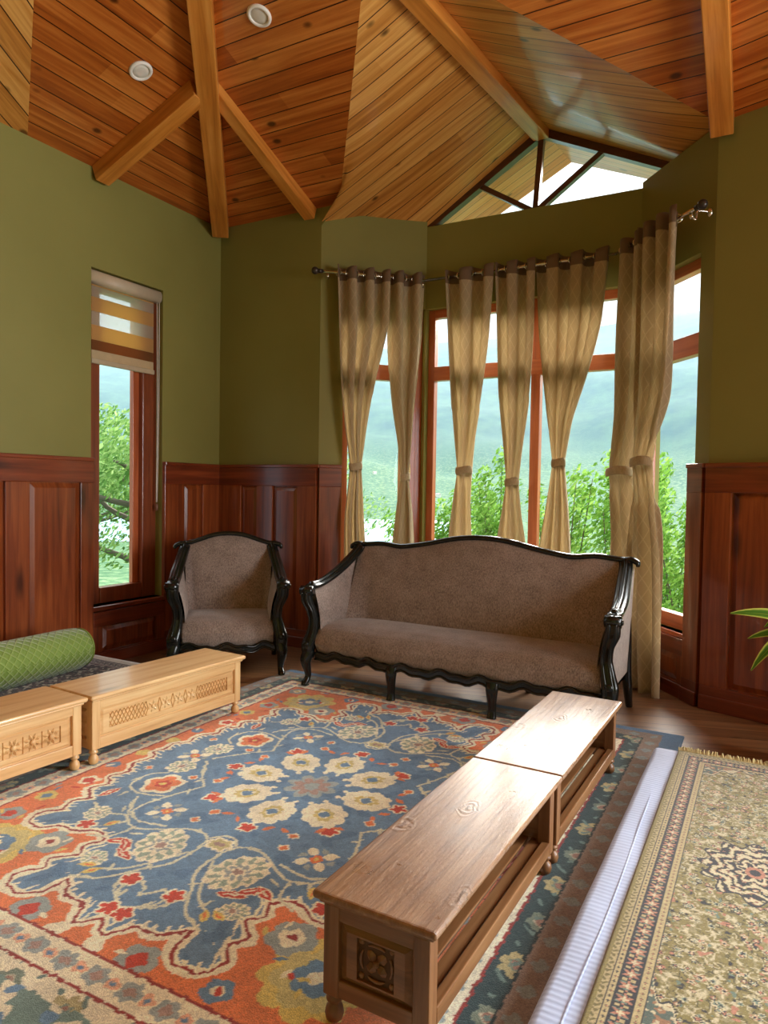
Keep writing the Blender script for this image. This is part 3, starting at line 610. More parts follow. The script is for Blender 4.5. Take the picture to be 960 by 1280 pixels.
# ------------------------------------------------------------------ carved settee and armchair
def seating(name, loc, rz, W, D, crest, label, cat, nmid, armz=.665, zt=.92):
    """W half width at the arm fronts, D depth; local x across, y backwards from the seat front, z up"""
    o = empty(name, loc, rz, label, cat)
    wi = W-.085                       # inner half width
    yb0, yb1 = D*.60, D-.07           # back upholstery foot and top
    def cz(x): return crest(x)
    # crest rail with curled ears
    n_ = 40; pts = [(x, yb1+.015, cz(x)) for x in [(-1+2*i/n_)*(W-.045) for i in range(n_+1)]]
    b = MB(); b.sweep(pts, [(.030, .019)]*len(pts), side=(0, 1, 0), n=12, sub=1)
    for s in (-1, 1):
        b.sweep([(s*(W-.05), yb1+.015, cz(W-.05)), (s*(W-.01), yb1+.01, cz(W)+.004), (s*(W+.025), yb1, cz(W)-.012), (s*(W+.03), yb1-.01, cz(W)-.035)], [(.03, .019), (.03, .02), (.024, .018), (.012, .01)], side=(0, 1, 0), n=12)
    b.build('crest_rail', M_black, o)
    # back upholstery
    def backf(u, v):
        s = 2*u-1; x = s*(wi+.01+.035*v); z0 = .38; z = z0+(cz(x)-.015-z0)*v; e_ = abs(s)
        y = yb0+(yb1-yb0)*v**.9-.055*math.sin(pi*min(1, v*.95+.05))**.7*(1-e_**6) - .10*max(0, e_-.86)/.14*(1-v)
        return (x, y, z)
    b = MB(); b.grid(backf, 49, 22, flip=False)
    b.grid(lambda u, v: ((2*u-1)*(W-.03), yb1+.03-.05*(1-v), .26+(cz((2*u-1)*W)-.28)*v), 33, 8, flip=True)
    b.build('backrest', M_uph, o)
    # seat
    def fr(x): return .045*(math.cos(pi*x/W*1.0)*-.5)+.015*math.cos(2*pi*x/W*1.5)*.5
    prof = [(.05, .215), (.012, .225), (-.012, .26), (-.018, .31), (-.004, .355), (.03, .392), (.10, .415), (.22, .425), (.36, .422), (yb0+.04, .41)]
    def seatf(u, v):
        t = v*(len(prof)-1); i = min(int(t), len(prof)-2); t -= i; a, c = prof[i], prof[i+1]; x = (2*u-1)*(W-.058)
        y = a[0]+(c[0]-a[0])*t; z = a[1]+(c[1]-a[1])*t; k = max(0, 1-v*1.6)
        e_ = abs(2*u-1)**10
        return (x, y+fr(x)*k+.025*e_*k, z+.014*math.cos(2*pi*x/.26)*max(0, 1-v*5)-.02*e_*(v > .3)+.004*math.sin(x*9)*math.sin(v*7))
    b = MB(); b.grid(seatf, 61, 34, flip=True); b.build('seat', M_uph, o, solid=.006)
    # apron with scalloped edge
    def wav(x): return .012*math.cos(2*pi*x/.26)+.008*math.cos(2*pi*x/.13+.6)
    b = MB(); k = 70; xs = [(-1+2*i/k)*(W-.05) for i in range(k+1)]; vs = []
    for x in xs:
        y = fr(x); vs += [(x, y-.005, .235+wav(x)), (x, y+.03, .235+wav(x)), (x, y+.03, .178+wav(x)*.9), (x, y-.008, .178+wav(x)*.9)]
    fs = [(i*4+j, (i+1)*4+j, (i+1)*4+(j+1) % 4, i*4+(j+1) % 4) for i in range(k) for j in range(4)]; b.add(vs, fs+[(0, 1, 2, 3), (k*4+3, k*4+2, k*4+1, k*4)], smooth=False)
    b.sweep([(x, fr(x)-.012, .226+wav(x)) for x in xs], [.010]*len(xs), side=(0, 1, 0), n=8, sub=1)
    b.sweep([(x, fr(x)-.010, .186+wav(x)*.9) for x in xs], [.008]*len(xs), side=(0, 1, 0), n=8, sub=1)
    b.bb(-(W-.06), W-.06, D-.1, D-.06, .18, .25); 
    for s in (-1, 1): b.bb(s*(W-.055)-.015, s*(W-.055)+.015, .04, D-.08, .18, .25)
    b.build('apron', M_black, o)
    for s in (-1, 1):
        # arm: rail sweeping from the back ear down to a front scroll, and an S-shaped front post
        yt = yb1-.0
        def railpt(t):
            P = [(W-.045, yt, cz(W)-.01), (W-.035, yt-.04, cz(W)-.05), (W-.02, yt*.66, zt-.14), (W-.005, yt*.42, armz+.05), (W+.0, yt*.2, armz+.012), (W+.002, .03, armz+.004), (W+.004, -.015, armz-.012)]
            return [(s*x, y, z) for x, y, z in P]
        rp = railpt(0)
        b = MB(); b.sweep(rp, [(.040, .02), (.042, .022), (.044, .022), (.045, .021), (.043, .020), (.043, .022), (.036, .020)], side=(1, 0, 0), n=14, p=2.6)
        b.sweep([(rp[i][0], rp[i][1], rp[i][2]+.017) for i in range(6)], [.016, .016, .017, .018, .018, .02], side=(1, 0, 0), n=8)
        # scroll
        cx, cz_ = W+.004, armz-.020
        b.sweep([(s*(cx-.042), -.012, cz_), (s*(cx+.046), -.012, cz_)], [.034, .034], side=(0, 0, 1), n=18, sub=1)
        b.sweep([(s*(cx+.046), -.012, cz_), (s*(cx+.056), -.012, cz_)], [.018, .014], side=(0, 0, 1), n=14, sub=1)
        b.build('arm_rail', M_black, o)
        b = MB(); pp = [(W+.008, -.02, armz-.03), (W+.004, -.012, armz-.09), (W-.022, .012, .50), (W-.030, .022, .42), (W-.018, .012, .34), (W-.002, -.004, .27), (W-.006, .0, .19)]
        b.sweep([(s*x, y, z) for x, y, z in pp], [(.040, .026), (.042, .028), (.034, .026), (.034, .026), (.042, .028), (.048, .034), (.04, .034)], side=(1, 0, 0), n=14, p=2.6)
        b.sweep([(s*(x+.018), y-.026, z) for x, y, z in pp], [.008]*7, side=(1, 0, 0), n=8); b.sweep([(s*(x-.018), y-.026, z) for x, y, z in pp], [.008]*7, side=(1, 0, 0), n=8)
        ap_ = b.build('arm_post', M_black, o); b = MB(); b.sphere((s*(W-.004), -.036, .285), (.024, .014, .024), 12); b.build('carved_boss', M_black, ap_)
        # upholstered arm
        def top(y):
            Q = [(x_[1], x_[2]) for x_ in rp][::-1]
            for i in range(len(Q)-1):
                if Q[i][0] <= y <= Q[i+1][0]: t = (y-Q[i][0])/(Q[i+1][0]-Q[i][0]+1e-6); return Q[i][1]+(Q[i+1][1]-Q[i][1])*t
            return Q[-1][1]
        def armin(u, v, s=s):
            y = .03+(yb1-.05)*u; z = .36+(top(y)-.02-.36)*v; pf = .028*math.sin(pi*v)*math.sin(pi*min(1, u+.15))
            return (s*(W-.062-pf-.02*(1-v)+.035*v), y, z)
        def armout(u, v, s=s):
            y = .02+(yb1-.01)*u; z = .24+(top(y)-.02-.24)*v; return (s*(W+.02*v-.012), y, z)
        b = MB(); b.grid(armin, 16, 12, flip=s < 0); b.grid(armout, 16, 8, flip=s > 0); b.build('arm_panel', M_uph, o)
        # legs
        b = MB(); b.sweep([(s*(W-.01), .0, .24), (s*(W+.004), -.022, .17), (s*(W-.002), -.006, .10), (s*(W-.004), -.006, .055), (s*(W+.002), -.034, .02), (s*(W+.002), -.048, .022)], [(.045, .036), (.04, .032), (.026, .024), (.021, .020), (.026, .022), (.016, .014)], n=12)
        b.bb(s*W-.02, s*W+.02, -.05, -.01, 0, .012); b.build('leg', M_black, o, bevel=.002)
        b = MB(); b.sweep([(s*(W-.03), yb1+.02, cz(W)-.06), (s*(W-.028), yb1+.005, .6), (s*(W-.022), D-.075, .40), (s*(W-.022), D-.075, .24), (s*(W-.015), D-.06, .14), (s*(W-.012), D-.03, .05), (s*(W-.012), D-.0, .0)], [(.024, .024), (.026, .024), (.028, .026), (.032, .036), (.030, .036), (.024, .028), (.022, .022)], n=12)
        b.build('leg', M_black, o)
    for x in nmid:
        y = fr(x); b = MB(); b.sweep([(x, y+.01, .22), (x, y-.006, .17), (x, y, .10), (x, y+.002, .05), (x, y-.004, .0)], [(.042, .03), (.038, .028), (.027, .022), (.024, .02), (.03, .026)], n=12, p=2.4); b.build('leg', M_black, o)
        b = MB(); b.sweep([(x*1.05, D-.08, .22), (x*1.05, D-.06, .1), (x*1.05, D-.03, .0)], [(.028, .03), (.024, .026), (.02, .02)], n=10); b.build('leg', M_black, o)
    return o
def crest_sofa(x):
    a = abs(x); return .925+.092*math.exp(-(a/.40)**2.4)+.014*math.exp(-((a-.78)/.10)**2)-.006*math.exp(-((a-.62)/.08)**2)
seating('settee', (-1.735, 3.94, .005), 0, 1.0, .68, crest_sofa, 'long mauve-brown upholstered settee with black scrolled frame under the bay window', 'sofa', (-.345, .33))
def crest_chair(x):
    a = abs(x); return .895+.085*math.exp(-(a/.24)**2.6)
seating('armchair', (-3.335, 3.815, 0), math.radians(41), .375, .64, crest_chair, 'mauve-brown armchair with black scrolled frame in the panelled corner', 'armchair', ())

# ------------------------------------------------------------------ carved low benches
def rosette(b, cx, cz, r, y, pet=4, M=None, tw=0.):
    for k in range(pet):
        a = 2*pi*k/pet+tw; d = Vector((math.cos(a), 0, math.sin(a))); n_ = Vector((-d.z, 0, d.x)); c = Vector((cx, y, cz))
        kw = .36 if pet <= 4 else .25
        P = [c, c+d*r*.45+n_*r*kw, c+d*r*.86+n_*r*kw*.75, c+d*r, c+d*r*.86-n_*r*kw*.75, c+d*r*.45-n_*r*kw]
        top = c+d*r*.6+Vector((0, -.010, 0)); V_ = [M @ q if M is not None else q for q in P+[top]]
        b.add(V_, [(i, (i+1) % 6, 6) for i in range(6)], 0, False)
    q = Vector((cx, y-.004, cz)); 
    sp_ = MB(); sp_.sphere(q, (r*.26, .008, r*.26), 10)
    b.add([M @ Vector(v) if M is not None else v for v in sp_.v], sp_.f, 0, True)
def bench(loc, rz, label, style, mats, group, L=1.02, W=.32, H=.34):
    """carved face towards local -x, open shelf towards +x, length along +y"""
    o = empty('carved_low_bench', loc, rz, label, 'low bench', group)
    mx_, my, mz = mats['x'], mats['y'], mats['z']
    b = MB(); b.bb(-.012, W+.012, -.014, L-.002+.0, H-.022, H); b.build('top', mats['top'], o, bevel=.009, bseg=3)
    b = MB(); b.bb(.0, W, .0, L-.016, H-.034, H-.022); b.build('top_moulding', my, o, bevel=.005)
    zb, zt_ = .072, H-.034; p = .045
    for x in (.012, W-.012-p):
        for y in (.006, L-.016-p-.006): b = MB(); b.bb(x, x+p, y, y+p, zb, zt_); b.build('corner_post', mz, o, bevel=.004)
    for bx_ in ((.014, .034, zt_-.042, zt_), (.014, .034, zb, zb+.052), (W-.036, W-.014, zt_-.022, zt_), (W-.04, W-.012, zb+.004, zb+.05)):
        b = MB(); b.bb(bx_[0], bx_[1], .05, L-.066, bx_[2], bx_[3]); b.build('rail', my, o, bevel=.003)
    for y0 in (.010, L-.016-.030):
        for za_, zb2 in ((zt_-.04, zt_), (zb, zb+.045)): b = MB(); b.bb(.05, W-.05, y0, y0+.02, za_, zb2); b.build('end_rail', mx_, o, bevel=.003)
    # carved front panel: raised field with a sunk carved strip
    M = Matrix(((0, 1, 0, 0), (-1, 0, 0, 0), (0, 0, 1, 0), (0, 0, 0, 1)))    # local (a,out,z) -> x = out, y = -a
    M = Matrix(((0, 1, 0, .0), (1, 0, 0, 0), (0, 0, 1, 0), (0, 0, 0, 1)))    # a -> y, depth -> x
    z0, z1 = zb+.052, zt_-.042; y0, y1 = .051, L-.067
    b = MB(); b.bb(.028, .034, y0, y1, z0, z1)
    hz = .038; zc = (z0+z1)/2; zc = (z0+z1)/2
    fy0, fy1 = y0+.055, y1-.055; fz0, fz1 = zc-hz, zc+hz
    # bevelled border round the strip
    def quad(P_, mi=0): b.add([M @ Vector(q) for q in P_], [(0, 1, 2, 3)], mi)
    outer = [(y0+.004, .030, z0+.003), (y1-.004, .030, z0+.003), (y1-.004, .030, z1-.003), (y0+.004, .030, z1-.003)]
    mid = [(y0+.022, .021, z0+.012), (y1-.022, .021, z0+.012), (y1-.022, .021, z1-.012), (y0+.022, .021, z1-.012)]
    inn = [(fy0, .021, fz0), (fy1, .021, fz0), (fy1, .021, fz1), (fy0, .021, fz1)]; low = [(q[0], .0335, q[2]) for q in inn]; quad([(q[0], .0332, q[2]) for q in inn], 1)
    for A_, B_ in ((outer, mid), (mid, inn), (inn, low)):
        for i in range(4): quad([A_[i], A_[(i+1) % 4], B_[(i+1) % 4], B_[i]])
    def strip(p, q, w_=.0038, d0=.033, d1=.0225):
        p, q = Vector((p[0], 0, p[1])), Vector((q[0], 0, q[1])); d = (q-p).normalized(); n_ = Vector((-d.z, 0, d.x))*w_
        V_ = [p-n_, q-n_, q+n_, p+n_]; T_ = [p, q]
        VV = [M @ Vector((v.x, d0, v.z)) for v in V_]+[M @ Vector((v.x, d1, v.z)) for v in T_]
        b.add(VV, [(0, 1, 5, 4), (2, 3, 4, 5), (1, 2, 5), (3, 0, 4)])
    ln = fy1-fy0
    if style == 'lattice':
        nr = 4; rl = ln*.44; c0 = (fy0+fy1)/2-rl/2
        for (a, b_) in ((fy0, c0), (c0+rl, fy1)):
            k = max(3, round((b_-a)/(hz*1.1)))
            st_ = (b_-a)/k
            for i in range(k):
                ya, yb_ = a+i*st_, a+(i+1)*st_
                strip((ya, fz0), (yb_, fz1)); strip((ya, fz1), (yb_, fz0))
                strip((ya+st_/2, fz0), (yb_, zc)) ; strip((ya+st_/2, fz1), (ya, zc)); strip((ya+st_/2, fz0), (ya, zc)); strip((ya+st_/2, fz1), (yb_, zc))
        for i in range(nr):
            cy_ = c0+rl*(i+.5)/nr; rosette(b, cy_, zc, hz*1.0, .031, 6, M, pi/4)
            for s in (-1, 1): strip((cy_+s*rl/nr/2, fz0), (cy_+s*rl/nr/2-s*.012, zc)); strip((cy_+s*rl/nr/2, fz1), (cy_+s*rl/nr/2-s*.012, zc))
    else:
        nr = int(ln/(hz*2.1))
        for i in range(nr):
            cy_ = fy0+ln*(i+.5)/nr; h_ = ln/nr/2
            for k in range(8):
                a = 2*pi*k/8+pi/8; d = Vector((math.cos(a), 0, math.sin(a))); sc = min(h_/abs(d.x), hz/abs(d.z)); c = Vector((cy_, .027, zc)); n_ = Vector((-d.z, 0, d.x))*.009
                V_ = [c+d*.01, c+d*sc*.6+n_, c+d*sc, c+d*sc*.6-n_, c+d*sc*.55+Vector((0, -.009, 0))]
                b.add([M @ v for v in V_], [(0, 1, 4), (1, 2, 4), (2, 3, 4), (3, 0, 4)])
            sp_ = MB(); sp_.sphere((cy_, .024, zc), (.014, .010, .014), 10); b.add([M @ Vector(v) for v in sp_.v], sp_.f, 0, True)
            strip((fy0+ln*i/nr, fz0), (fy0+ln*i/nr, fz1))
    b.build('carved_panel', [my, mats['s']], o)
    # end panels with a four-petalled flower
    for e_ in (0, 1):
        yy = .022 if e_ == 0 else L-.016-.022; sg_ = 1 if e_ == 0 else -1
        b = MB(); x0, x1 = .057, W-.057; za, zc2 = zb+.045, zt_-.04
        b.bb(x0-.002, x1+.002, min(yy, yy+sg_*.008), max(yy, yy+sg_*.008), za, zc2)
        ME = Matrix.Translation((0, yy, 0)) @ Matrix.Scale(sg_, 4, (0, 1, 0))
        cxx, czz = (x0+x1)/2, (za+zc2)/2; hs = .052
        O_ = [(x0+.004, -.001, za+.004), (x1-.004, -.001, za+.004), (x1-.004, -.001, zc2-.004), (x0+.004, -.001, zc2-.004)]
        I_ = [(x0+.022, -.011, za+.018), (x1-.022, -.011, za+.018), (x1-.022, -.011, zc2-.018), (x0+.022, -.011, zc2-.018)]
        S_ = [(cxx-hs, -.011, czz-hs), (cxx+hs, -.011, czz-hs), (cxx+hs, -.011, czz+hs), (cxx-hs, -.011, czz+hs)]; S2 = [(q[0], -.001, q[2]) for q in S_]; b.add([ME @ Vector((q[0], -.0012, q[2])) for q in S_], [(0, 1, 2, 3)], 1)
        for A_, B_ in ((O_, I_), (I_, S_), (S_, S2)):
            for i in range(4): b.add([ME @ Vector(q) for q in (A_[i], A_[(i+1) % 4], B_[(i+1) % 4], B_[i])], [(0, 1, 2, 3)])
        rosette(b, cxx, czz, .036, -.003, 4, ME, pi/4)
        for k in range(4):
            a0 = pi/2*k; pts = [ME @ Vector((cxx+.044*math.cos(a0+t), -.004, czz+.044*math.sin(a0+t))) for t in (-.55, -.3, 0, .3, .55)]
            b.sweep(pts, [.002, .004, .005, .004, .002], side=(0, 1, 0), n=6)
            c_ = Vector((cxx+.043*math.copysign(1, math.cos(a0+pi/4)), -.002, czz+.043*math.copysign(1, math.sin(a0+pi/4)))); sp_ = MB(); sp_.sphere(c_, (.009, .006, .009), 8); b.add([ME @ Vector(v) for v in sp_.v], sp_.f, 0, True)
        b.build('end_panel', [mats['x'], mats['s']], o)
    # slatted shelf seen through the open side
    b = MB(); ns = 5; w_ = (W-.07)/ns
    for i in range(ns): b.bb(.036+i*w_, .036+(i+1)*w_-.012, .03, L-.046, zb+.030, zb+.042)
    b.build('shelf', my, o, bevel=.002)
    
    for x in (.034, W-.034):
        for y in (.028, L-.044):
            b = MB(); b.lathe([(.014, 0), (.021, .006), (.0245, .02), (.021, .036), (.013, .044), (.013, .05), (.021, .055), (.021, .062), (.016, .066), (.019, .074)], at=(x, y, .0), n=20); b.build('leg', mz, o)
    return o
dR = -.018; ux, uy = (math.cos(dR), math.sin(dR)), (-math.sin(dR), math.cos(dR))
RB = (-.962, 1.445); GB = 'low carved benches along both sides of the rug'
bench((*RB, .0095), dR, 'worn carved pine bench nearest the viewer on the right, end rosette showing', 'lattice', M_old, GB)
bench((RB[0]+uy[0]*1.034, RB[1]+uy[1]*1.034, .0095), dR, 'worn pine bench between the near right bench and the settee', 'lattice', M_old, GB)
dL_ = pi-.065
def leftpt(s): return (-2.735-.065*(3.235-s), s)
q = (-2.712, 3.235); bench((q[0], q[1], .0095), dL_, 'honey pine bench carved with lattice and rosettes, beside armchair', 'lattice', M_pine, GB)
bench((q[0]-1.04*.065-.01, q[1]-1.04*.998, .0095), dL_, 'honey pine bench carved with a row of flowers, cut by left edge', 'flower', M_pine, GB)

# ------------------------------------------------------------------ patterned carpets (wool colours per vertex)
def painted(name, x0, x1, y0, y1, res, z, paint, mat_, height=.010, M=None, seed=3, parent=None):
    nx, ny = int((x1-x0)/res)+1, int((y1-y0)/res)+1
    X, Y = np.meshgrid(np.linspace(x0, x1, nx), np.linspace(y0, y1, ny)); C = paint(X, Y)
    rs = np.random.RandomState(seed); edge = np.minimum(np.minimum(X-x0, x1-X), np.minimum(Y-y0, y1-Y))
    Z = z+height*np.clip(edge/.006, 0, 1)
    V = np.stack([X, Y, Z], -1).reshape(-1, 3)
    i = np.arange(nx*ny).reshape(ny, nx); F = np.stack([i[:-1, :-1], i[:-1, 1:], i[1:, 1:], i[1:, :-1]], -1).reshape(-1, 4)
    me = bpy.data.meshes.new(name); me.vertices.add(len(V)); me.vertices.foreach_set('co', V.ravel())
    me.loops.add(F.size); me.loops.foreach_set('vertex_index', F.ravel()); me.polygons.add(len(F)); me.polygons.foreach_set('loop_start', np.arange(0, F.size, 4)); me.update(calc_edges=True)
    at = me.color_attributes.new('Col', 'FLOAT_COLOR', 'POINT'); at.data.foreach_set('color', np.concatenate([C.reshape(-1, 3), np.ones((nx*ny, 1))], 1).ravel())
    me.materials.append(mat_); o = bpy.data.objects.new(name, me); COL.objects.link(o); o.parent = parent
    return o
def wob(X, Y, a, f, s=0.): return a*(np.sin(X*f+1.3*np.sin(Y*f*.7+s))+np.sin(Y*f*1.13+1.7*np.sin(X*f*.8+s*2)))*.5
def vn(X, Y, f, seed):
    g = np.random.RandomState(seed).uniform(-1, 1, (256, 256)); a, b = X*f, Y*f; i, j = np.floor(a).astype(int), np.floor(b).astype(int); u, v = a-i, b-j; u, v = u*u*(3-2*u), v*v*(3-2*v)
    G = lambda p, q: g[p % 256, q % 256]
    return (G(i, j)*(1-u)+G(i+1, j)*u)*(1-v)+(G(i, j+1)*(1-u)+G(i+1, j+1)*u)*v
class Paint:
    def __init__(s, X, Y, base): s.X, s.Y = X, Y; s.C = np.empty(X.shape+(3,)); s.C[:] = base
    def put(s, mask, c): s.C[mask] = c
    def flower(s, cx, cy, r, k, c, depth=.2, rot=0., asp=1., ang=0.):
        dx, dy = s.X-cx, s.Y-cy; ca, sa = math.cos(ang), math.sin(ang); u, v = dx*ca+dy*sa, (-dx*sa+dy*ca)/asp
        rr = np.hypot(u, v); m = rr < r*1.3
        th = np.arctan2(v, u); s.C[m & (rr < r*(1-depth+depth*np.abs(np.cos(k*th/2+rot))))] = c
    def leaf(s, cx, cy, l, w_, ang, c):
        dx, dy = s.X-cx, s.Y-cy; ca, sa = math.cos(ang), math.sin(ang); u, v = (dx*ca+dy*sa)/l, (-dx*sa+dy*ca)/w_
        s.C[(np.abs(u) < 1) & (np.abs(v) < (1-u*u)**1.0*np.where(u > 0, 1.0, 1.0))] = c
    def line(s, pts, w_, c, smooth=6):
        P = [Vector((*p, 0)) for p in pts]; Q = []
        for i in range(len(P)-1):
            p0, p1, p2, p3 = P[max(i-1, 0)], P[i], P[i+1], P[min(i+2, len(P)-1)]
            for k in range(smooth): t = k/smooth; Q.append(.5*((2*p1)+(p2-p0)*t+(2*p0-5*p1+4*p2-p3)*t*t+(3*p1-p0-3*p2+p3)*t**3))
        Q.append(P[-1]); dm = np.full(s.X.shape, 9.)
        for a, b_ in zip(Q[:-1], Q[1:]):
            lo_x, hi_x, lo_y, hi_y = min(a.x, b_.x)-.03, max(a.x, b_.x)+.03, min(a.y, b_.y)-.03, max(a.y, b_.y)+.03
            m = (s.X > lo_x) & (s.X < hi_x) & (s.Y > lo_y) & (s.Y < hi_y); px, py = s.X[m]-a.x, s.Y[m]-a.y; d = b_-a
            t = np.clip((px*d.x+py*d.y)/max(d.length_squared, 1e-9), 0, 1); dm[m] = np.minimum(dm[m], np.hypot(px-t*d.x, py-t*d.y))
        s.C[dm < w_] = c
BLUE, BLUE2, ORG, CRM, RED, DRED, TEAL, YEL, GRY, SAGE, PINK, DTEAL = [np.array(srgb(*c)) for c in ((92, 122, 150), (80, 110, 140), (198, 112, 68), (212, 204, 178), (178, 62, 44), (134, 48, 42), (104, 128, 122), (196, 176, 100), (138, 148, 146), (140, 156, 138), (150, 124, 112), (44, 62, 64))]
def paint_rug(X, Y):
    rs = np.random.RandomState(5)
    ox, oy = X-CX, Y-CY
    jit = wob(X, Y, .006, 90, 1)+wob(X, Y, .004, 210, 2)
    x, y = np.abs(ox)+jit*.6, np.abs(oy)+jit*.6
    p = Paint(x, y, ORG)
    # corner spandrels
    for (a, b_, r, k, c) in ((.72, 1.02, .17, 9, YEL), (.72, 1.02, .13, 7, YEL*.7+SAGE*.3), (.72, 1.02, .075, 6, BLUE), (.72, 1.02, .03, 5, CRM), (.56, .91, .085, 5, GRY), (.56, .91, .045, 4, CRM), (.56, .91, .02, 4, DRED), (.24, 1.21, .07, 5, GRY), (.24, 1.21, .035, 4, RED), (.08, 1.235, .04, 5, CRM), (.52, 1.19, .05, 5, BLUE), (.52, 1.19, .022, 4, CRM), (.90, .84, .06, 5, GRY), (.90, .84, .03, 5, RED), (.92, .66, .05, 6, YEL), (.92, .66, .024, 4, BLUE), (.90, .46, .05, 5, CRM), (.90, .46, .03, 5, RED), (.95, .28, .035, 5, BLUE), (.95, .10, .04, 5, YEL), (.92, 1.17, .06, 6, GRY), (.92, 1.17, .03, 4, CRM), (.20, 1.10, .02, 4, RED)):
        p.flower(a, b_, r, k, c)
    for _ in range(90):
        a, b_ = rs.uniform(.05, .98), rs.uniform(.2, 1.23); p.leaf(a, b_, .024, .009, rs.uniform(0, pi), [CRM, RED, BLUE, YEL, GRY, CRM][rs.randint(6)])
    # scalloped blue medallion (one quarter, mirrored)
    PB = [(-.1, 1.17), (-.06, 1.18), (0, 1.12), (.06, 1.18), (.12, 1.10), (.20, 1.10), (.285, 1.03), (.29, 1.11), (.34, 1.165), (.43, 1.155), (.46, 1.09), (.41, 1.03), (.45, .98), (.385, .92), (.42, .86), (.39, .80), (.47, .755), (.56, .80), (.64, .80), (.69, .85), (.77, .84), (.80, .77), (.745, .71), (.78, .64), (.74, .58), (.82, .52), (.79, .44), (.85, .38), (.82, .30), (.88, .22), (.86, .12), (.91, .06), (.89, 0), (.91, -.06), (-.1, -.06)]
    QB = []
    n_ = len(PB)
    for k in range(n_):
        p0, p1, p2, p3 = [np.array(PB[(k+q) % n_]) for q in (-1, 0, 1, 2)]
        for m_ in range(3 if 0 < k < n_-3 else 1): t = m_/3; QB.append(tuple(.5*((2*p1)+(p2-p0)*t+(2*p0-5*p1+4*p2-p3)*t*t+(3*p1-p0-3*p2+p3)*t**3)) if 0 < k < n_-3 else PB[k])
    xx, yy_ = x+wob(X, Y, .004, 70, 4), y+wob(X, Y, .004, 80, 6)
    inside = np.zeros(x.shape, bool); dist = np.full(x.shape, 9.)
    for k in range(len(QB)):
        (ax, ay), (bx, by) = QB[k], QB[(k+1) % len(QB)]
        c_ = ((ay > yy_) != (by > yy_)); xi = (bx-ax)*(yy_-ay)/((by-ay) if abs(by-ay) > 1e-9 else 1e-9)+ax; inside ^= c_ & (xx < xi)
        if min(ax, bx) < -.05 or min(ay, by) < -.03: continue
        L2_ = max((bx-ax)**2+(by-ay)**2, 1e-9); t = np.clip(((xx-ax)*(bx-ax)+(yy_-ay)*(by-ay))/L2_, 0, 1); dist = np.minimum(dist, np.hypot(xx-ax-t*(bx-ax), yy_-ay-t*(by-ay)))
    d = np.where(inside, dist, -dist)
    p.put(d > -.030, CRM); p.put(np.abs(d+.004) < .0055, DRED); p.put(d > .014, BLUE); th = np.arctan2(y, x)
    p.put((d > 0) & (d < .036) & (np.sin(th*170+wob(X, Y, 2, 30)) > .55), CRM)
    p.put((d > .03) & (wob(X, Y, 1, 25, 3)+wob(X, Y, .8, 61, 1) > .62), BLUE2)
    V1 = SAGE*.4+CRM*.6
    for L_ in ([(.02, 1.05), (.11, .99), (.13, .89), (.06, .79), (.05, .66), (.08, .58), (.18, .57), (.28, .63), (.38, .67), (.48, .61), (.58, .47)], [(.25, .94), (.16, .88), (.06, .70)], [(.0, .98), (.05, .92), (.09, .97), (.06, 1.03)], [(.41, .25), (.47, .40), (.50, .55), (.42, .62), (.28, .60)], [(.38, .67), (.40, .76), (.48, .80)], [(.48, .61), (.60, .64), (.69, .60)], [(.47, .40), (.60, .44), (.70, .40), (.72, .28), (.66, .22)], [(.41, .25), (.50, .16), (.60, .02)], [(.13, .89), (.20, .98), (.30, 1.02)], [(.06, .58), (.02, .54), (-.05, .56)]):
        p.line(L_, .0062, V1)
    for (a, b_, an) in ((.16, .63, .9), (.09, .72, 2.2), (.33, .70, .4), (.45, .66, 1.2), (.55, .53, -.5), (.49, .45, .3), (.66, .48, 1.6), (.73, .34, 1.4), (.22, .91, 2.), (.11, .84, 2.4), (.06, 1.0, 1.8), (.63, .62, .4), (.47, .21, 1.2), (.13, .56, 2.8), (.25, 1.0, .5), (.43, .32, 2.2), (.54, .58, 2.), (.03, .63, .6)): p.leaf(a, b_, .03, .008, an, V1)
    def peony(a, b_, r, c1, c2, c3, k=6): p.flower(a, b_, r, k, CRM, .22, asp=1.15); p.flower(a, b_, r*.78, k, c1, .3, asp=1.15); p.flower(a, b_, r*.42, k, c2, .3); p.flower(a, b_, r*.16, 4, c3, .1)
    peony(.585, .32, .095, ORG, RED, YEL, 5)
    for (a, b_, r, an, asp) in ((.185, .715, .09, .35, 1.3), (.66, .13, .065, .2, 1.1), (.60, .66, .05, .6, 1.2), (.32, .90, .045, 1., 1.2)):
        p.flower(a, b_, r*1.1, 10, CRM, .15, asp=asp, ang=an); p.flower(a, b_, r*.95, 12, SAGE, .4, asp=asp, ang=an); p.flower(a, b_, r*.70, 8, CRM, .4, asp=asp, ang=an); p.flower(a, b_, r*.56, 9, GRY, .45); p.flower(a, b_, r*.36, 6, CRM, .4); p.flower(a, b_, r*.24, 5, PINK, .3)
    p.flower(.01, .60, .05, 6, CRM, .25); p.flower(.01, .60, .036, 6, YEL*.6+SAGE*.4, .3); p.flower(.01, .60, .016, 4, PINK, .2)
    for (a, b_, an) in ((.345, .77, .5), (.255, .83, -.3), (.72, .50, 1.4), (.30, .78, 2.4)):
        p.leaf(a, b_, .058, .024, an, CRM); p.leaf(a, b_, .050, .018, an, RED); p.leaf(a, b_, .034, .005, an, CRM)
    for (a, b_) in ((.37, .505), (.70, .0)):
        for k in range(4): t = k*pi/2+pi/4; p.leaf(a+.055*math.cos(t), b_+.055*math.sin(t), .032, .02, t, CRM); p.leaf(a+.06*math.cos(t+pi/4), b_+.06*math.sin(t+pi/4), .02, .014, t, GRY)
        p.flower(a, b_, .028, 4, ORG, .2); p.flower(a, b_, .010, 4, YEL, .2)
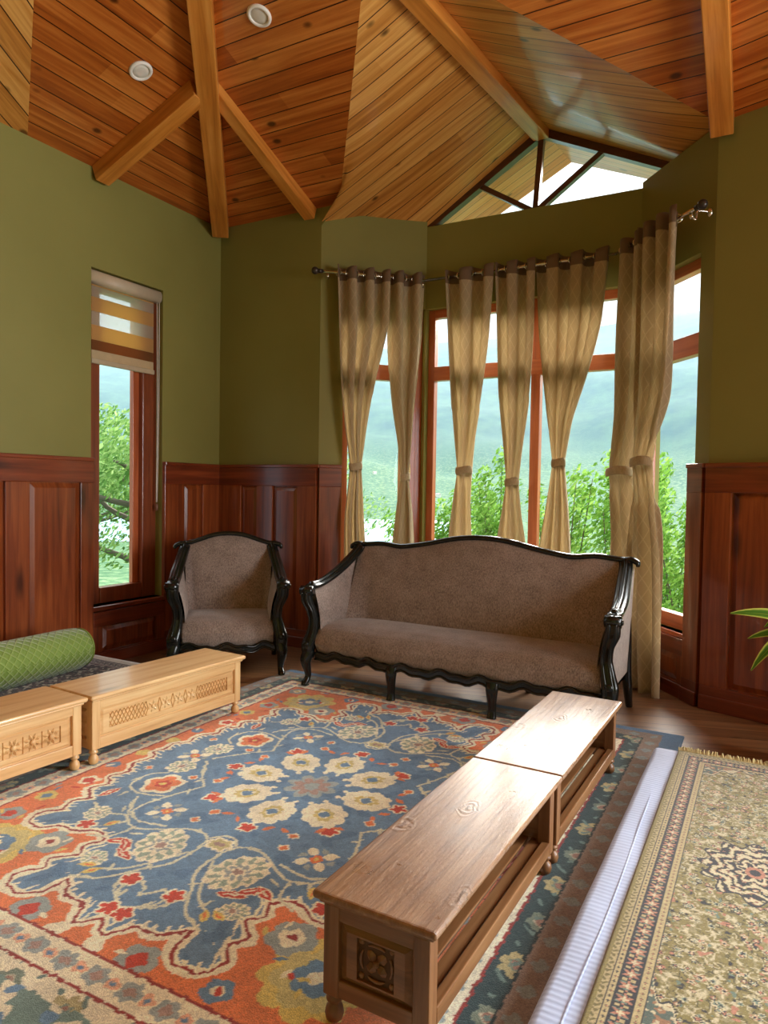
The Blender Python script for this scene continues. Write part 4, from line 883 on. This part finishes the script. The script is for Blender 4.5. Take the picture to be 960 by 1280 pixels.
    for (a, b_, rt_) in ((.10, .93, 0), (.30, .31, .8), (.44, .0, 0), (.0, .445, 1.2), (.03, 1.08, .4), (.56, .745, .3)):
        p.flower(a, b_, .045, 5, CRM, .3, rot=rt_); p.flower(a, b_, .036, 5, RED, .45, rot=rt_)
    for (a, b_, an) in ((.30, .94, .4), (.48, .69, 1.2), (.26, .96, 1.)): p.leaf(a, b_, .036, .016, an, YEL); p.leaf(a, b_, .018, .006, an, ORG)
    for t in (.25, 1.3, .8):
        for s2 in (-1, 1): p.leaf(.415*math.cos(t)-s2*.035*math.sin(t), .415*math.sin(t)+s2*.035*math.cos(t), .03, .012, t+s2*.9, ORG)
    for (a, b_) in ((.40, .17), (.20, .41), (.78, .22), (.52, .20), (.22, .50)): p.flower(a, b_, .026, 4, CRM, .3); p.flower(a, b_, .019, 4, ORG, .3)
    for k in range(8):                                       # eight petals with yellow rings
        t = 2*pi*k/8; a, b_ = .285*math.cos(t), .285*math.sin(t)
        if a < -.01 or b_ < -.01: continue
        p.flower(a, b_, .116, 9, CRM, .14, asp=.84, ang=t); p.flower(a, b_, .060, 8, YEL*.8+SAGE*.2, .25, asp=.75, ang=t); p.flower(a, b_, .036, 6, CRM, .2, asp=.7, ang=t); p.flower(a, b_, .026, 4, BLUE, .2)
    p.flower(0, 0, .125, 8, GRY, .35); p.flower(0, 0, .09, 8, PINK, .4); p.flower(0, 0, .04, 5, GRY, .2)
    for k in range(16): t = 2*pi*(k+.5)/16; p.leaf(.165*math.cos(t), .165*math.sin(t), .016, .013, t, CRM)
    # borders
    aw, al = x, y
    dg = np.maximum(aw-.985, al-1.245)                        # distance beyond the field
    s_ = np.where(aw-.985 > al-1.245, y, x)
    p.put(dg > 0, CRM*.95); 
    def rep(per, off, lo, hi, k, r, c, dep=.3):
        u = ((s_+off) % per)-per/2; v = dg-(lo+hi)/2; rr = np.hypot(u, v*1.1); t2 = np.arctan2(v, u); p.put((rr < r*(1-dep+dep*np.abs(np.cos(k*t2/2)))) & (dg > lo) & (dg < hi), c)
    rep(.13, 0, .015, .115, 5, .044, GRY); rep(.13, 0, .015, .115, 4, .022, PINK); rep(.13, .065, .015, .115, 3, .026, ORG*.6+CRM*.4); rep(.13, .065, .015, .115, 4, .012, BLUE)
    p.put((dg > 0) & (dg < .012), DRED); p.put((dg > .118) & (dg < .128), DRED)
    wv = .012*np.sin(s_*24)
    p.put(dg > .128, DTEAL)
    near = (Y < CY-1.0) & (X < -.62)                                         # paler border across the near end
    p.put((dg > .128) & near, CRM*.9)
    rep(.46, 0, .13, .26, 7, .062, YEL*.45+GRY*.3); rep(.46, 0, .13, .26, 6, .03, SAGE*.6); rep(.46, .23, .13, .26, 5, .05, SAGE*.55); rep(.46, .23, .13, .26, 4, .025, CRM*.6); rep(.23, .115, .13, .26, 3, .02, ORG*.3+GRY*.3)
    p.put((dg > .13) & (dg < .2) & (wob(X, Y, 1, 70, 5) > .8), TEAL*.8)
    p.put((dg > .128) & near & (wob(X, Y, 1, 33, 8) > .25) & (dg > .18), TEAL)
    p.put((dg > .205) & (dg < .30), PINK*.42+CRM*.08); rep(.12, 0, .205, .30, 4, .03, GRY*.7); p.put(np.abs(dg-.205) < .004, DTEAL*.6); p.put(dg > .30, BLUE2*.8)
    nb = near & (dg > .19) & (dg < .33); p.put(nb, TEAL*.9); p.put(nb & (wob(X, Y, 1, 28, 3)+wob(X, Y, .6, 75, 2) > .25), CRM*.85); p.put(nb & (wob(X, Y, 1, 40, 7) > .7), BLUE)
    C = p.C*(1+.10*wob(X, Y, 1, 17, 2)[..., None]+.05*wob(X, Y, 1, 47, 5)[..., None])
    return np.clip(C*1.45*(1+rs.uniform(-.12, .12, X.shape)[..., None]), 0, 1)
CX, CY = -1.77, 2.59
rug = painted('area_rug', CX-1.30, CX+1.39, .92, CY+1.61, .005, .0, paint_rug, vcol('wool_pile'), height=.009)
tag(rug, 'large blue and orange floral wool rug on the floor between the benches', 'rug')

# ------------------------------------------------------------------ floor mattress with olive carpet, right
def slab(name, x0, x1, y0, y1, z0, z1, r, m, parent=None, nx=30, ny=90, wv=0., uvf=None):
    b = MB()
    def f(u, v):
        ang = 2*pi*u; c, s = math.cos(ang), math.sin(ang); k = .12
        return None
    xs = [x0]+[x0+r*(1-math.cos(t)) for t in (pi/8, pi/4, 3*pi/8, pi/2)]; 
    prof = [(x0+r*.4, z0), (x0, z0+r*.6), (x0+.0, (z0+z1)/2), (x0+r*.12, z1-r*.55), (x0+r*.45, z1-r*.14), (x0+r, z1)]
    prof = prof+[(x0+r+(x1-x0-2*r)*i/12, z1) for i in range(1, 12)]+[(x0+x1-q[0], q[1]) for q in prof[::-1]]
    n = len(prof)
    def g(u, v):
        i = min(int(round(u*(n-1))), n-1); x, z = prof[i]; t = v; y = y0+(y1-y0)*t
        e_ = min(t, 1-t)*(y1-y0); k = 1-max(0, 1-e_/r)**2.2
        xc = (x0+x1)/2; hw = (x1-x0)/2
        cr = (1-math.sqrt(max(0, 1-max(0, 1-e_/(r*1.6))**2)))*r*1.6 if e_ < r*1.6 else 0
        x = xc+(x-xc)*(hw-cr)/hw
        z = z0+(z-z0)*(.35+.65*math.sqrt(max(0, 1-max(0, 1-e_/r)**2)))
        return (x, y, z+wv*math.sin(y*9+x*5)*math.sin(x*17+y*3)*(z > z0+.02))
    b.grid(g, n, ny, flip=True); nn = n
    b.add([g(i/(n-1), 0) for i in range(n)], [tuple(range(n))]); b.add([g(i/(n-1), 1) for i in range(n)], [tuple(range(n-1, -1, -1))])
    o = b.build(name, m, parent, uvf=uvf); return o
def sheetmat():
    m, nt = mat('white_striped_sheet'); tc = N(nt, 'TexCoord'); sp = N(nt, 'SeparateXYZ'); nt.links.new(tc.outputs['Object'], sp.inputs[0])
    n = N(nt, 'TexNoise', Scale=6., Detail=4.); nt.links.new(tc.outputs['Object'], n.inputs['Vector'])
    s_ = mth(nt, 'SINE', mth(nt, 'MULTIPLY', mth(nt, 'ADD', sp.outputs[1], mth(nt, 'MULTIPLY', n.outputs[0], .012)), 2*pi/.022))
    c = ramp(nt, mth(nt, 'MULTIPLY_ADD', s_, .5, .5), [(.2, srgb(176, 188, 218)), (.8, srgb(190, 202, 230))])
    h = mth(nt, 'ADD', mth(nt, 'MULTIPLY', s_, .035), mth(nt, 'MULTIPLY', n.outputs[0], .6))
    out(nt, principled(nt, c, .7, sheen=.2, bump=h, bs=.5, bd=.02, spec=.25)); return m
M_sheet = sheetmat()
mt = slab('floor_mattress', -.478, .45, .55, 3.74, .010, .085, .028, M_sheet, wv=.0025)
mt.rotation_euler.z = 0
tag(mt, 'flat mattress under white striped sheet on the floor at right', 'mattress')
cr = MB(); cr.sweep([(-.395, .7, .0845), (-.40, 1.6, .086), (-.392, 2.2, .0868), (-.402, 2.9, .086), (-.41, 3.68, .083)], [(.003, .0008)]*5, n=8); cr.build('sheet_seam', M_sheet, mt)
OL, OL2, BG, BK, RO, GN, IV = [np.array(srgb(*c)) for c in ((128, 114, 56), (106, 94, 46), (178, 158, 110), (34, 30, 34), (176, 116, 88), (104, 122, 104), (200, 186, 148))]
ox0, ox1, oy0, oy1 = -.362, .345, .70, 3.70
def paint_olive(X, Y):
    rs = np.random.RandomState(11); j = wob(X, Y, .0025, 160, 1)
    p = Paint(X+j, Y+j, OL); cx, cy = (ox0+ox1)/2, (2.62)
    t = vn(X, Y, 55, 1)+vn(X, Y, 120, 3)*.8; t3 = vn(X, Y, 38, 4)+.5*vn(X, Y, 90, 8)
    p.put(t > .3, OL*.6+IV*.3); p.put(np.abs(t3) < .10, IV*.9); p.put(np.abs(t3-.35) < .05, OL2*.5); p.put(t > .85, IV*.95); p.put((t < -.75), OL2*.8); p.put((t < -1.05), BK)
    t2 = vn(X, Y, 70, 9)+vn(X, Y, 45, 14)*.6; p.put(t2 > .95, RO); p.put(t2 < -1.0, GN)
    for _ in range(900):
        a, b_ = rs.uniform(ox0+.12, ox1-.12), rs.uniform(oy0+.12, oy1-.12); r = rs.uniform(.008, .017); k = rs.randint(4, 8); c = [(BK, RO, IV), (IV, BK, RO), (BK, IV, GN), (IV, GN, BK), (RO, IV, BK)][rs.randint(5)]
        m = (np.abs(X-a) < .04) & (np.abs(Y-b_) < .04)
        dx, dy = X[m]-a, Y[m]-b_; rr = np.hypot(dx, dy); th = np.arctan2(dy, dx); sub = p.C[m]
        for q, cc in ((1., c[0]), (.72, c[1]), (.4, c[2])): sub[rr < r*q*(.75+.25*np.cos(k*th))] = cc
        p.C[m] = sub
    d = np.hypot(X-cx, (Y-cy)*.8); th = np.arctan2(Y-cy, X-cx); ed = .155+.018*np.cos(th*12)
    ring = np.sin(d*170+2.2*np.cos(th*8)+1.6*t); p.put((d < ed) & (ring > .35), IV); p.put((d < ed) & (ring < -.3), BK); p.put((d < ed) & (np.abs(ring) < .25) & (np.cos(th*16) > 0), RO*.9); p.put(np.abs(d-ed) < .004, BK); p.put(d < .03, RO); p.put(d < .017, BK)
    # end spandrels
    for ye, sgn in ((oy0+.13, 1), (oy1-.13, -1)):
        dy = (Y-ye)*sgn if ye > 1.5 else (Y-1.62)*1.
        hx = np.abs(X-cx)/(ox1-cx-.12); ln = .30*hx**1.6-.03*np.cos(hx*22); q = dy-ln
        if ye > 1.5: q = dy-.16*hx**2+.02*np.cos(hx*20)
        s2 = q < 0; p.put(s2 & (t > 0), RO*.55+OL*.3); p.put(s2 & (t <= 0), GN*.5+BK*.4); p.put(s2 & (t2 > .5), IV*.9); p.put(np.abs(q) < .006, IV); p.put(np.abs(q-.009) < .004, BK)
    e_ = np.minimum(np.minimum(X-ox0, ox1-X), np.minimum(Y-oy0, oy1-Y)); s_ = np.where(np.minimum(X-ox0, ox1-X) < np.minimum(Y-oy0, oy1-Y), Y, X)
    def fl(per, mid, r, c, k=4):
        u = (s_ % per)-per/2; v = e_-mid; rr = np.hypot(u, v); p.put(rr < r*(.7+.3*np.cos(k*np.arctan2(v, u))), c)
    p.put(e_ < .132, BK)
    p.put(e_ < .127, BG); fl(.022, .117, .0055, BK); fl(.022, .117, .003, RO); p.put(np.abs(e_-.106) < .0022, BK)
    p.put(e_ < .104, BK); fl(.052, .080, .023, RO, 6); fl(.052, .080, .011, IV, 4); p.put((e_ < .102) & (e_ > .058) & (np.abs(((s_+.026) % .052)-.026) < .005) & (np.sin(e_*300) > -.3), BG); p.put((e_ < .1) & (e_ > .06) & (np.abs(((s_+.026) % .026)-.013) < .0025) & (wob(X, Y, 1, 200, 2) > 0), GN)
    p.put(e_ < .057, BK); p.put(e_ < .054, BG); fl(.020, .046, .0055, BK); fl(.02, .046, .0028, RO); p.put(np.abs(e_-.037) < .002, BK)
    p.put(e_ < .036, BG*.9); p.put((e_ < .035) & (wob(X, Y, 1, 310, 2) > .15), OL2); p.put(e_ < .016, OL)
    return np.clip(p.C*(1+rs.uniform(-.18, .18, X.shape)[..., None]), 0, 1)
orug = painted('olive_carpet', ox0, ox1, oy0, oy1, .003, .086, paint_olive, vcol('silky_pile', ns=420., rough=.75, sheen=.3, bs=.35, amt=.3), height=.007)
tag(orug, 'fringed olive patterned carpet lying on the white mattress at right', 'carpet')
fr_ = MB(); rf = random.Random(3)
for i in range(150):
    x = ox0+(ox1-ox0)*(i+.5)/150; a = rf.uniform(-.5, .5); l = rf.uniform(.055, .085)
    b1 = (x, oy1-.004, .090); b2 = (x+.01*math.sin(a), oy1+l*.45, .094+rf.uniform(-.004, .01)); b3 = (x+l*.5*math.sin(a), oy1+l*.9, .072 if l < .07 else .05)
    fr_.sweep([b1, b2, b3], [(.0028, .002), (.0035, .0026), (.0012, .001)], n=5, sub=3)
tag(fr_.build('fringe', simple('cream_fringe', srgb(196, 176, 124), .9), orug), kind='stuff')

# ------------------------------------------------------------------ seating mattress with dark runner and bolster, left
Mlm = fabric('cream_cushion_cover', srgb(176, 168, 150), srgb(206, 198, 180), scale=90.)
lm = slab('seat_mattress', -4.30, -3.42, .3, 3.43, .0, .135, .05, Mlm); tag(lm, 'pale floor mattress along left wall beneath the dark woven runner', 'mattress')
def paint_dark(X, Y):
    rs = np.random.RandomState(2); NV = np.array(srgb(40, 40, 56)); WH = np.array(srgb(188, 184, 176)); PU = np.array(srgb(96, 66, 78)); p = Paint(X, Y, NV)
    e_ = np.minimum(X+4.27, np.minimum(-3.44-X, 3.30-Y)); s_ = np.where(np.minimum(X+4.27, -3.44-X) < 3.30-Y, Y, X)
    t = wob(X, Y, 1, 60, 1)+wob(X, Y, 1, 130, 3); p.put(t > .55, WH*.8); p.put(t < -.8, PU)
    for lo, hi, c in ((0, .012, WH), (.012, .03, NV), (.03, .04, WH*.85), (.09, .10, WH*.85), (.10, .115, PU)): p.put((e_ >= lo) & (e_ < hi), c)
    u = (s_ % .05)-.025; v = e_-.065; p.put((e_ > .04) & (e_ < .09), NV); p.put((np.abs(u)+np.abs(v) < .022), WH*.85); p.put((np.abs(u)+np.abs(v) < .011), PU)
    return np.clip(p.C*(1+rs.uniform(-.15, .15, X.shape)[..., None]), 0, 1)
dr_ = painted('woven_runner', -4.27, -3.44, 1.2, 3.30, .005, .136, paint_dark, vcol('woven_runner_wool', ns=300.), height=.006)
tag(dr_, 'dark navy and white patterned runner spread over the left mattress', 'carpet')
def bolmat():
    m, nt = mat('green_quilted_velvet'); tc = N(nt, 'TexCoord'); sp = N(nt, 'SeparateXYZ'); nt.links.new(tc.outputs['UV'], sp.inputs[0])
    a = mth(nt, 'DIVIDE', sp.outputs[0], .055); b = mth(nt, 'DIVIDE', sp.outputs[1], .055)
    def tri(x): return mth(nt, 'ABSOLUTE', mth(nt, 'SUBTRACT', mth(nt, 'FRACT', x), .5))
    g = mth(nt, 'MINIMUM', tri(mth(nt, 'ADD', a, b)), tri(mth(nt, 'SUBTRACT', a, b)))
    pz = mth(nt, 'SMOOTH_MIN', g, .22, .1); n = N(nt, 'TexNoise', Scale=60., Detail=3.); nt.links.new(tc.outputs['Object'], n.inputs['Vector'])
    c = mixc(nt, mth(nt, 'LESS_THAN', g, .035), mixc(nt, n.outputs[0], srgb(96, 124, 36), srgb(128, 154, 58)), srgb(160, 178, 92))
    out(nt, principled(nt, c, .6, sheen=.5, bump=pz, bs=.7, bd=.03, spec=.3)); return m
bz = .142; BR = .135; bo = empty('bolster_cushion', (-3.92, 2.36, bz), math.radians(3), 'fat green quilted bolster lying on the runner by left wall', 'bolster')
t = MB(); pr = [(.001, -.80), (.05, -.80), (.10, -.785), (.128, -.75), (BR, -.70), (BR+.004, 0), (BR, .62), (.130, .69), (.112, .735), (.07, .765), (.03, .772), (.001, .770)]
n = 48; vs = []; uvv = []
prs = []
for i in range(len(pr)-1):
    k = 8 if abs(pr[i+1][1]-pr[i][1]) > .2 else 2
    for j in range(k): u = j/k; prs.append((pr[i][0]+(pr[i+1][0]-pr[i][0])*u, pr[i][1]+(pr[i+1][1]-pr[i][1])*u))
prs.append(pr[-1]); pr = prs
for r_, y_ in pr:
    for k in range(n+1):
        a = 2*pi*k/n; vs.append((r_*math.cos(a)*1.06, y_, BR+r_*math.sin(a)-.006*(math.sin(a) < -.9))); uvv.append((a*.1337, y_+r_))
fs = [(i*(n+1)+k, i*(n+1)+k+1, (i+1)*(n+1)+k+1, (i+1)*(n+1)+k) for i in range(len(pr)-1) for k in range(n)]
t.add(vs, fs, 0, True); bb = t.build('bolster_cover', bolmat(), bo); uvl = bb.data.uv_layers.new(name='UVMap')
for l in bb.data.loops: uvl.data[l.index].uv = uvv[l.vertex_index]
t = MB(); t.sweep([(.118*math.cos(a)*1.06, .725, BR+.118*math.sin(a)) for a in [2*pi*k/40 for k in range(41)]], [.007]*41, side=(0, 1, 0), n=8, sub=1); t.build('piping', simple('green_piping', srgb(128, 150, 62), .6), bb)

# ------------------------------------------------------------------ potted plant reaching in from the right
po = empty('potted_plant', (.30, 3.98, 0), 0, 'potted plant with green yellow-edged strap leaves at the right edge by dark panelling', 'plant')
t = MB(); t.lathe([(.10, 0), (.13, .02), (.155, .20), (.165, .30), (.175, .31), (.175, .33), (.155, .33), (.15, .29), (.001, .285)], n=32); t.build('pot', simple('terracotta_pot', srgb(96, 60, 44), .6), po)
t = MB(); t.sweep([(0, 0, .28), (.01, 0, .5), (-.01, .01, .72)], [.016, .013, .01], n=10); stm = t.build('stem', simple('plant_stem', srgb(96, 104, 50), .7), po)
def leafmat():
    m, nt = mat('variegated_leaf'); uv = N(nt, 'UVMap'); sp = N(nt, 'SeparateXYZ'); nt.links.new(uv.outputs[0], sp.inputs[0])
    e_ = mth(nt, 'ABSOLUTE', mth(nt, 'SUBTRACT', sp.outputs[0], .5)); c = ramp(nt, e_, [(.0, srgb(120, 160, 50)), (.07, srgb(62, 112, 28)), (.30, srgb(88, 142, 38)), (.40, srgb(206, 216, 100))])
    p = principled(nt, c, .4); tr = N(nt, 'BsdfTranslucent'); nt.links.new(c, tr.inputs[0]); mx = N(nt, 'MixShader', i0=.3); nt.links.new(p.outputs[0], mx.inputs[1]); nt.links.new(tr.outputs[0], mx.inputs[2]); out(nt, mx); return m
Mleaf = leafmat()
def strap(base, mid, tip, w_, parent):
    parent = stm; base, mid, tip = Vector(base), Vector(mid), Vector(tip); b = MB(); uvs = []; vs = []
    for i in range(15):
        t_ = i/14; q = base*(1-t_)**2+mid*2*t_*(1-t_)+tip*t_*t_; T_ = ((mid-base)*(1-t_)+(tip-mid)*t_).normalized(); s_ = (T_.cross(Vector((0, 0, 1))).normalized()*.45+T_.cross(Vector((.2, -1, .3))).normalized()*(1 if T_.x < 0 else -1)*.9).normalized(); nn_ = s_.cross(T_)
        ww = w_*(math.sin(pi*min(1, t_*.93+.06))**.75)
        for k in range(5): u = k/4; vs.append(q+s_*(u-.5)*ww*2+nn_*abs(u-.5)*ww*.5); uvs.append((u, t_))
    b.add(vs, [(i*5+k, i*5+k+1, (i+1)*5+k+1, (i+1)*5+k) for i in range(14) for k in range(4)], 0, True)
    o = b.build('leaf', Mleaf, parent); uvl = o.data.uv_layers.new(name='UVMap')
    for l in o.data.loops: uvl.data[l.index].uv = uvs[l.vertex_index]
rl_ = random.Random(4)
strap((-.01, 0, .66), (-.22, -.06, .80), (-.46, -.10, .76), .034, po); strap((0, 0, .64), (-.20, -.1, .80), (-.36, -.16, .50), .034, po)
strap((0, 0, .62), (-.18, -.04, .74), (-.38, -.08, .64), .03, po); strap((0, 0, .70), (-.15, .02, .86), (-.31, -.06, .70), .032, po)
for k in range(14):
    a = rl_.uniform(-1.6, 1.9)+.0; l = rl_.uniform(.28, .42); z_ = rl_.uniform(.5, .72)
    strap((0, 0, z_), (math.cos(a)*l*.5, math.sin(a)*l*.5, z_+.16), (math.cos(a)*l, math.sin(a)*l, z_+rl_.uniform(-.12, .08)), .024, po)

# ------------------------------------------------------------------ outside: garden shrubs, lake, village, mountain
def hz(x, y):
    r = math.hypot(x, y); a = math.atan2(x, y)
    z = -1.2-max(0, r-6)*.06; z = max(z, -6.2)
    if r > 175: z += (r-175)*.20+(max(0, r-270))*.18
    z += (math.sin(a*9+1)*.5+math.sin(a*21+r*.03)*.3+math.sin(r*.11+a*13)*.35)*max(0, min(1, (r-172)/90))*6
    if r > 150: z += (math.sin(a*2.2+1.2)*14+a*22)*min(1, max(0, (r-230)/170))
    return z
t = MB(); na, nr_ = 200, 90
rr_ = [5.5*(560/5.5)**(j/(nr_-1)) for j in range(nr_)]
def terr(u, v): a = -2.2+3.4*u; r = rr_[min(nr_-1, int(round(v*(nr_-1))))]; return (r*math.sin(a), 1+r*math.cos(a), hz(r*math.sin(a), r*math.cos(a)))
t.grid(terr, na, nr_)
def hillmat():
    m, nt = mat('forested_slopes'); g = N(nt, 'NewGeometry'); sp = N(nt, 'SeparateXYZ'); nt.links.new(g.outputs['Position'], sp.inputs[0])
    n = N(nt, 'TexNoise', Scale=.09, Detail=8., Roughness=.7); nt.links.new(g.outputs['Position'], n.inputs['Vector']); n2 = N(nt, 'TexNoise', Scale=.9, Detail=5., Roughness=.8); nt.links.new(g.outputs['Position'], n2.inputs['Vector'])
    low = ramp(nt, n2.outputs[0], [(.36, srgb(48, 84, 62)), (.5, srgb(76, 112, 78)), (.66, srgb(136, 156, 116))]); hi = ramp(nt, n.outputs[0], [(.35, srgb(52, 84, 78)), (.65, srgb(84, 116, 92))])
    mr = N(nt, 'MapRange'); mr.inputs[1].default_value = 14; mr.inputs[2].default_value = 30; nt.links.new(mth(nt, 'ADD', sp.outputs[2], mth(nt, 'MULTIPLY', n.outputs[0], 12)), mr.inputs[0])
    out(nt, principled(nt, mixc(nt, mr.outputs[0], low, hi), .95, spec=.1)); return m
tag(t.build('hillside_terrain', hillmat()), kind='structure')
t = MB(); t.add([(-150*math.sin(.05+k*.03)*1. if False else r_*math.sin(-1.1+k*.09), 1+r_*math.cos(-1.1+k*.09), -6.12) for r_ in (98, 172) for k in range(9)], [(k, k+1, 10+k, 9+k) for k in range(8)]); tag(t.build('lake_water', simple('lake_water_surface', srgb(150, 190, 205), .6)), kind='structure')
hb = MB(); hb.bb(-420, 420, 70, 600, -12, 125); hz_m, hnt = mat('valley_haze'); hv = N(hnt, 'VolumeScatter'); hv.inputs['Color'].default_value = (.18, .29, .40, 1); hv.inputs['Density'].default_value = .0030; hv.inputs['Anisotropy'].default_value = .2
ho = N(hnt, 'OutputMaterial'); hnt.links.new(hv.outputs[0], ho.inputs['Volume']); tag(hb.build('valley_haze', hz_m), kind='stuff')
rv = random.Random(9)
hw_ = None
for k in range(16):
    a = -.62+.05*k+rv.uniform(-.015, .015); r_ = rv.uniform(205, 245); x_, y_ = r_*math.sin(a), 1+r_*math.cos(a); z_ = hz(x_, y_-1)
    s_ = rv.uniform(.35, .62)
    if hw_ is None:
        b = MB(); b.bb(-1.6, 1.6, -1.1, 1.1, -1.0, 1.5)
        b.add([(-1.8, -1.3, 1.5), (1.8, -1.3, 1.5), (1.8, 1.3, 1.5), (-1.8, 1.3, 1.5), (-1.6, 0, 2.3), (1.6, 0, 2.3)], [(0, 1, 5, 4), (2, 3, 4, 5), (1, 2, 5), (3, 0, 4), (3, 2, 1, 0)], 1)
        hw_ = o = b.build('distant_house', [simple('limewashed_wall', srgb(232, 226, 210), .8), simple('tin_roof', srgb(190, 170, 160), .6)])
    else: o = hw_.copy(); COL.objects.link(o)
    o.location = (x_, y_, z_); o.rotation_euler = (0, 0, rv.uniform(0, 3)); o.scale = (s_, s_, s_)
    tag(o, 'tiny pale house on the hazy green slope beyond the bay window', 'house', 'distant village houses on the far slope')
def leafy(name, c1, c2, c3):
    m, nt = mat(name); oi = N(nt, 'NewGeometry'); wn = N(nt, 'TexWhiteNoise', _noise_dimensions='1D'); nt.links.new(oi.outputs['Random Per Island'], wn.inputs['W'])
    c = ramp(nt, wn.outputs[0], [(0, c1), (.5, c2), (1, c3)]); d = N(nt, 'BsdfDiffuse'); nt.links.new(c, d.inputs[0]); tr = N(nt, 'BsdfTranslucent'); nt.links.new(c, tr.inputs[0])
    mx = N(nt, 'MixShader', i0=.45); nt.links.new(d.outputs[0], mx.inputs[1]); nt.links.new(tr.outputs[0], mx.inputs[2]); out(nt, mx); return m
M_lf = leafy('fresh_green_leaves', srgb(88, 130, 54), srgb(128, 174, 76), srgb(172, 208, 110)); M_lf2 = leafy('tree_leaves', srgb(84, 124, 60), srgb(124, 162, 88), srgb(172, 198, 128))
M_bark = simple('grey_bark', srgb(112, 100, 88), .9)
def leaves(b, c, r, n, s, rnd):
    for _ in range(n):
        while True:
            d = Vector((rnd.uniform(-1, 1), rnd.uniform(-1, 1), rnd.uniform(-1, 1)))
            if .15 < d.length < 1: break
        q = Vector(c)+Vector((d.x*r[0], d.y*r[1], d.z*r[2])); a = Vector((rnd.gauss(0, 1), rnd.gauss(0, 1), rnd.gauss(0, 1))).normalized(); e1 = a.orthogonal().normalized(); e2 = a.cross(e1); l = s*rnd.uniform(.7, 1.4)
        b.add([q-e1*l, q+e2*l*.42, q+e1*l, q-e2*l*.42], [(0, 1, 2, 3)])
sp_l = ['bright green shrub outside the left pane of the bay', 'leafy green shrub outside behind the second curtain', 'bright shrub outside below the middle of the bay window', 'tall airy green shrub outside near the middle window post', 'leafy bright shrub outside beside the widest curtain', 'green shrub outside behind the straight right curtain', 'yellow-green shrub outside the right pane of the bay', 'small shrub farthest out beyond the right pane of the bay']
for k, (x_, y_, h_) in enumerate([(-4.9, 9.6, 1.05), (-4.0, 9.6, 1.25), (-3.25, 9.2, 1.85), (-2.35, 9.0, 1.6), (-1.6, 8.8, 1.85), (-1.15, 10.4, 1.8), (-.72, 9.0, 1.75), (.3, 11.6, 1.4)]):
    rnd = random.Random(20+k); o = empty('garden_shrub', (x_, y_, hz(x_, y_-1)), 0, sp_l[k], 'shrub', 'shrubs outside the bay window'); zb_ = hz(x_, y_-1); H_ = h_-zb_
    b = MB(); s2 = MB()
    for j in range(7):
        a = rnd.uniform(0, 6.3); r_ = rnd.uniform(.1, .5); hh = H_*rnd.uniform(.72, 1.0); tip = (r_*math.cos(a), r_*math.sin(a), hh)
        s2.sweep([(0.05*math.cos(a), .05*math.sin(a), -.1), (tip[0]*.5, tip[1]*.5, hh*.5), tip], [.02, .012, .004], n=5, sub=3)
        for m_ in range(9): u = .22+.78*m_/8; leaves(b, (tip[0]*u, tip[1]*u, hh*u), (.30*(1.2-u*.75), .30*(1.2-u*.75), .2), 85, .038, rnd)
    b.build('foliage', M_lf, o); s2.build('stem', M_bark, o)
def tree(loc, h_, label, seed, spread=1.6, n=2600):
    rnd = random.Random(seed); zb_ = hz(loc[0], loc[1]-1); o = empty('garden_tree', (*loc, zb_), 0, label, 'tree', 'trees outside the narrow left window')
    tb = MB(); fb = MB(); tb.sweep([(0, 0, -.2), (.1, 0, h_*.25), (-.05, .1, h_*.5), (.1, .1, h_*.8)], [.20, .16, .12, .05], n=10)
    for j in range(9):
        a = rnd.uniform(0, 6.3); z_ = h_*rnd.uniform(.28, .75); l = spread*rnd.uniform(.6, 1.1); e_ = (l*math.cos(a), l*math.sin(a), z_+rnd.uniform(.2, 1.2))
        tb.sweep([(0, 0, z_-.1), (e_[0]*.5, e_[1]*.5, z_+.2), e_], [.07, .045, .015], n=6, sub=4)
        for m_ in range(3): leaves(fb, (e_[0]*(.5+.25*m_), e_[1]*(.5+.25*m_), e_[2]-.1+.1*m_), (.8, .8, .6), n//27, .06, rnd)
    fb.build('foliage', M_lf2, o); tb.build('trunk', M_bark, o)
tree((-10.6, 9.6), 5.2, 'leafy tree with forked grey trunk seen through the narrow left window', 31, 1.9, 9000)
tree((-17.5, 13.5), 7.5, 'pale green tree farther off behind the forked tree, left window', 32, 2.2, 9000)
tree((-11.5, 15.5), 4.5, 'low green tree right of the forked trunk, left window', 33, 2.0, 6000)
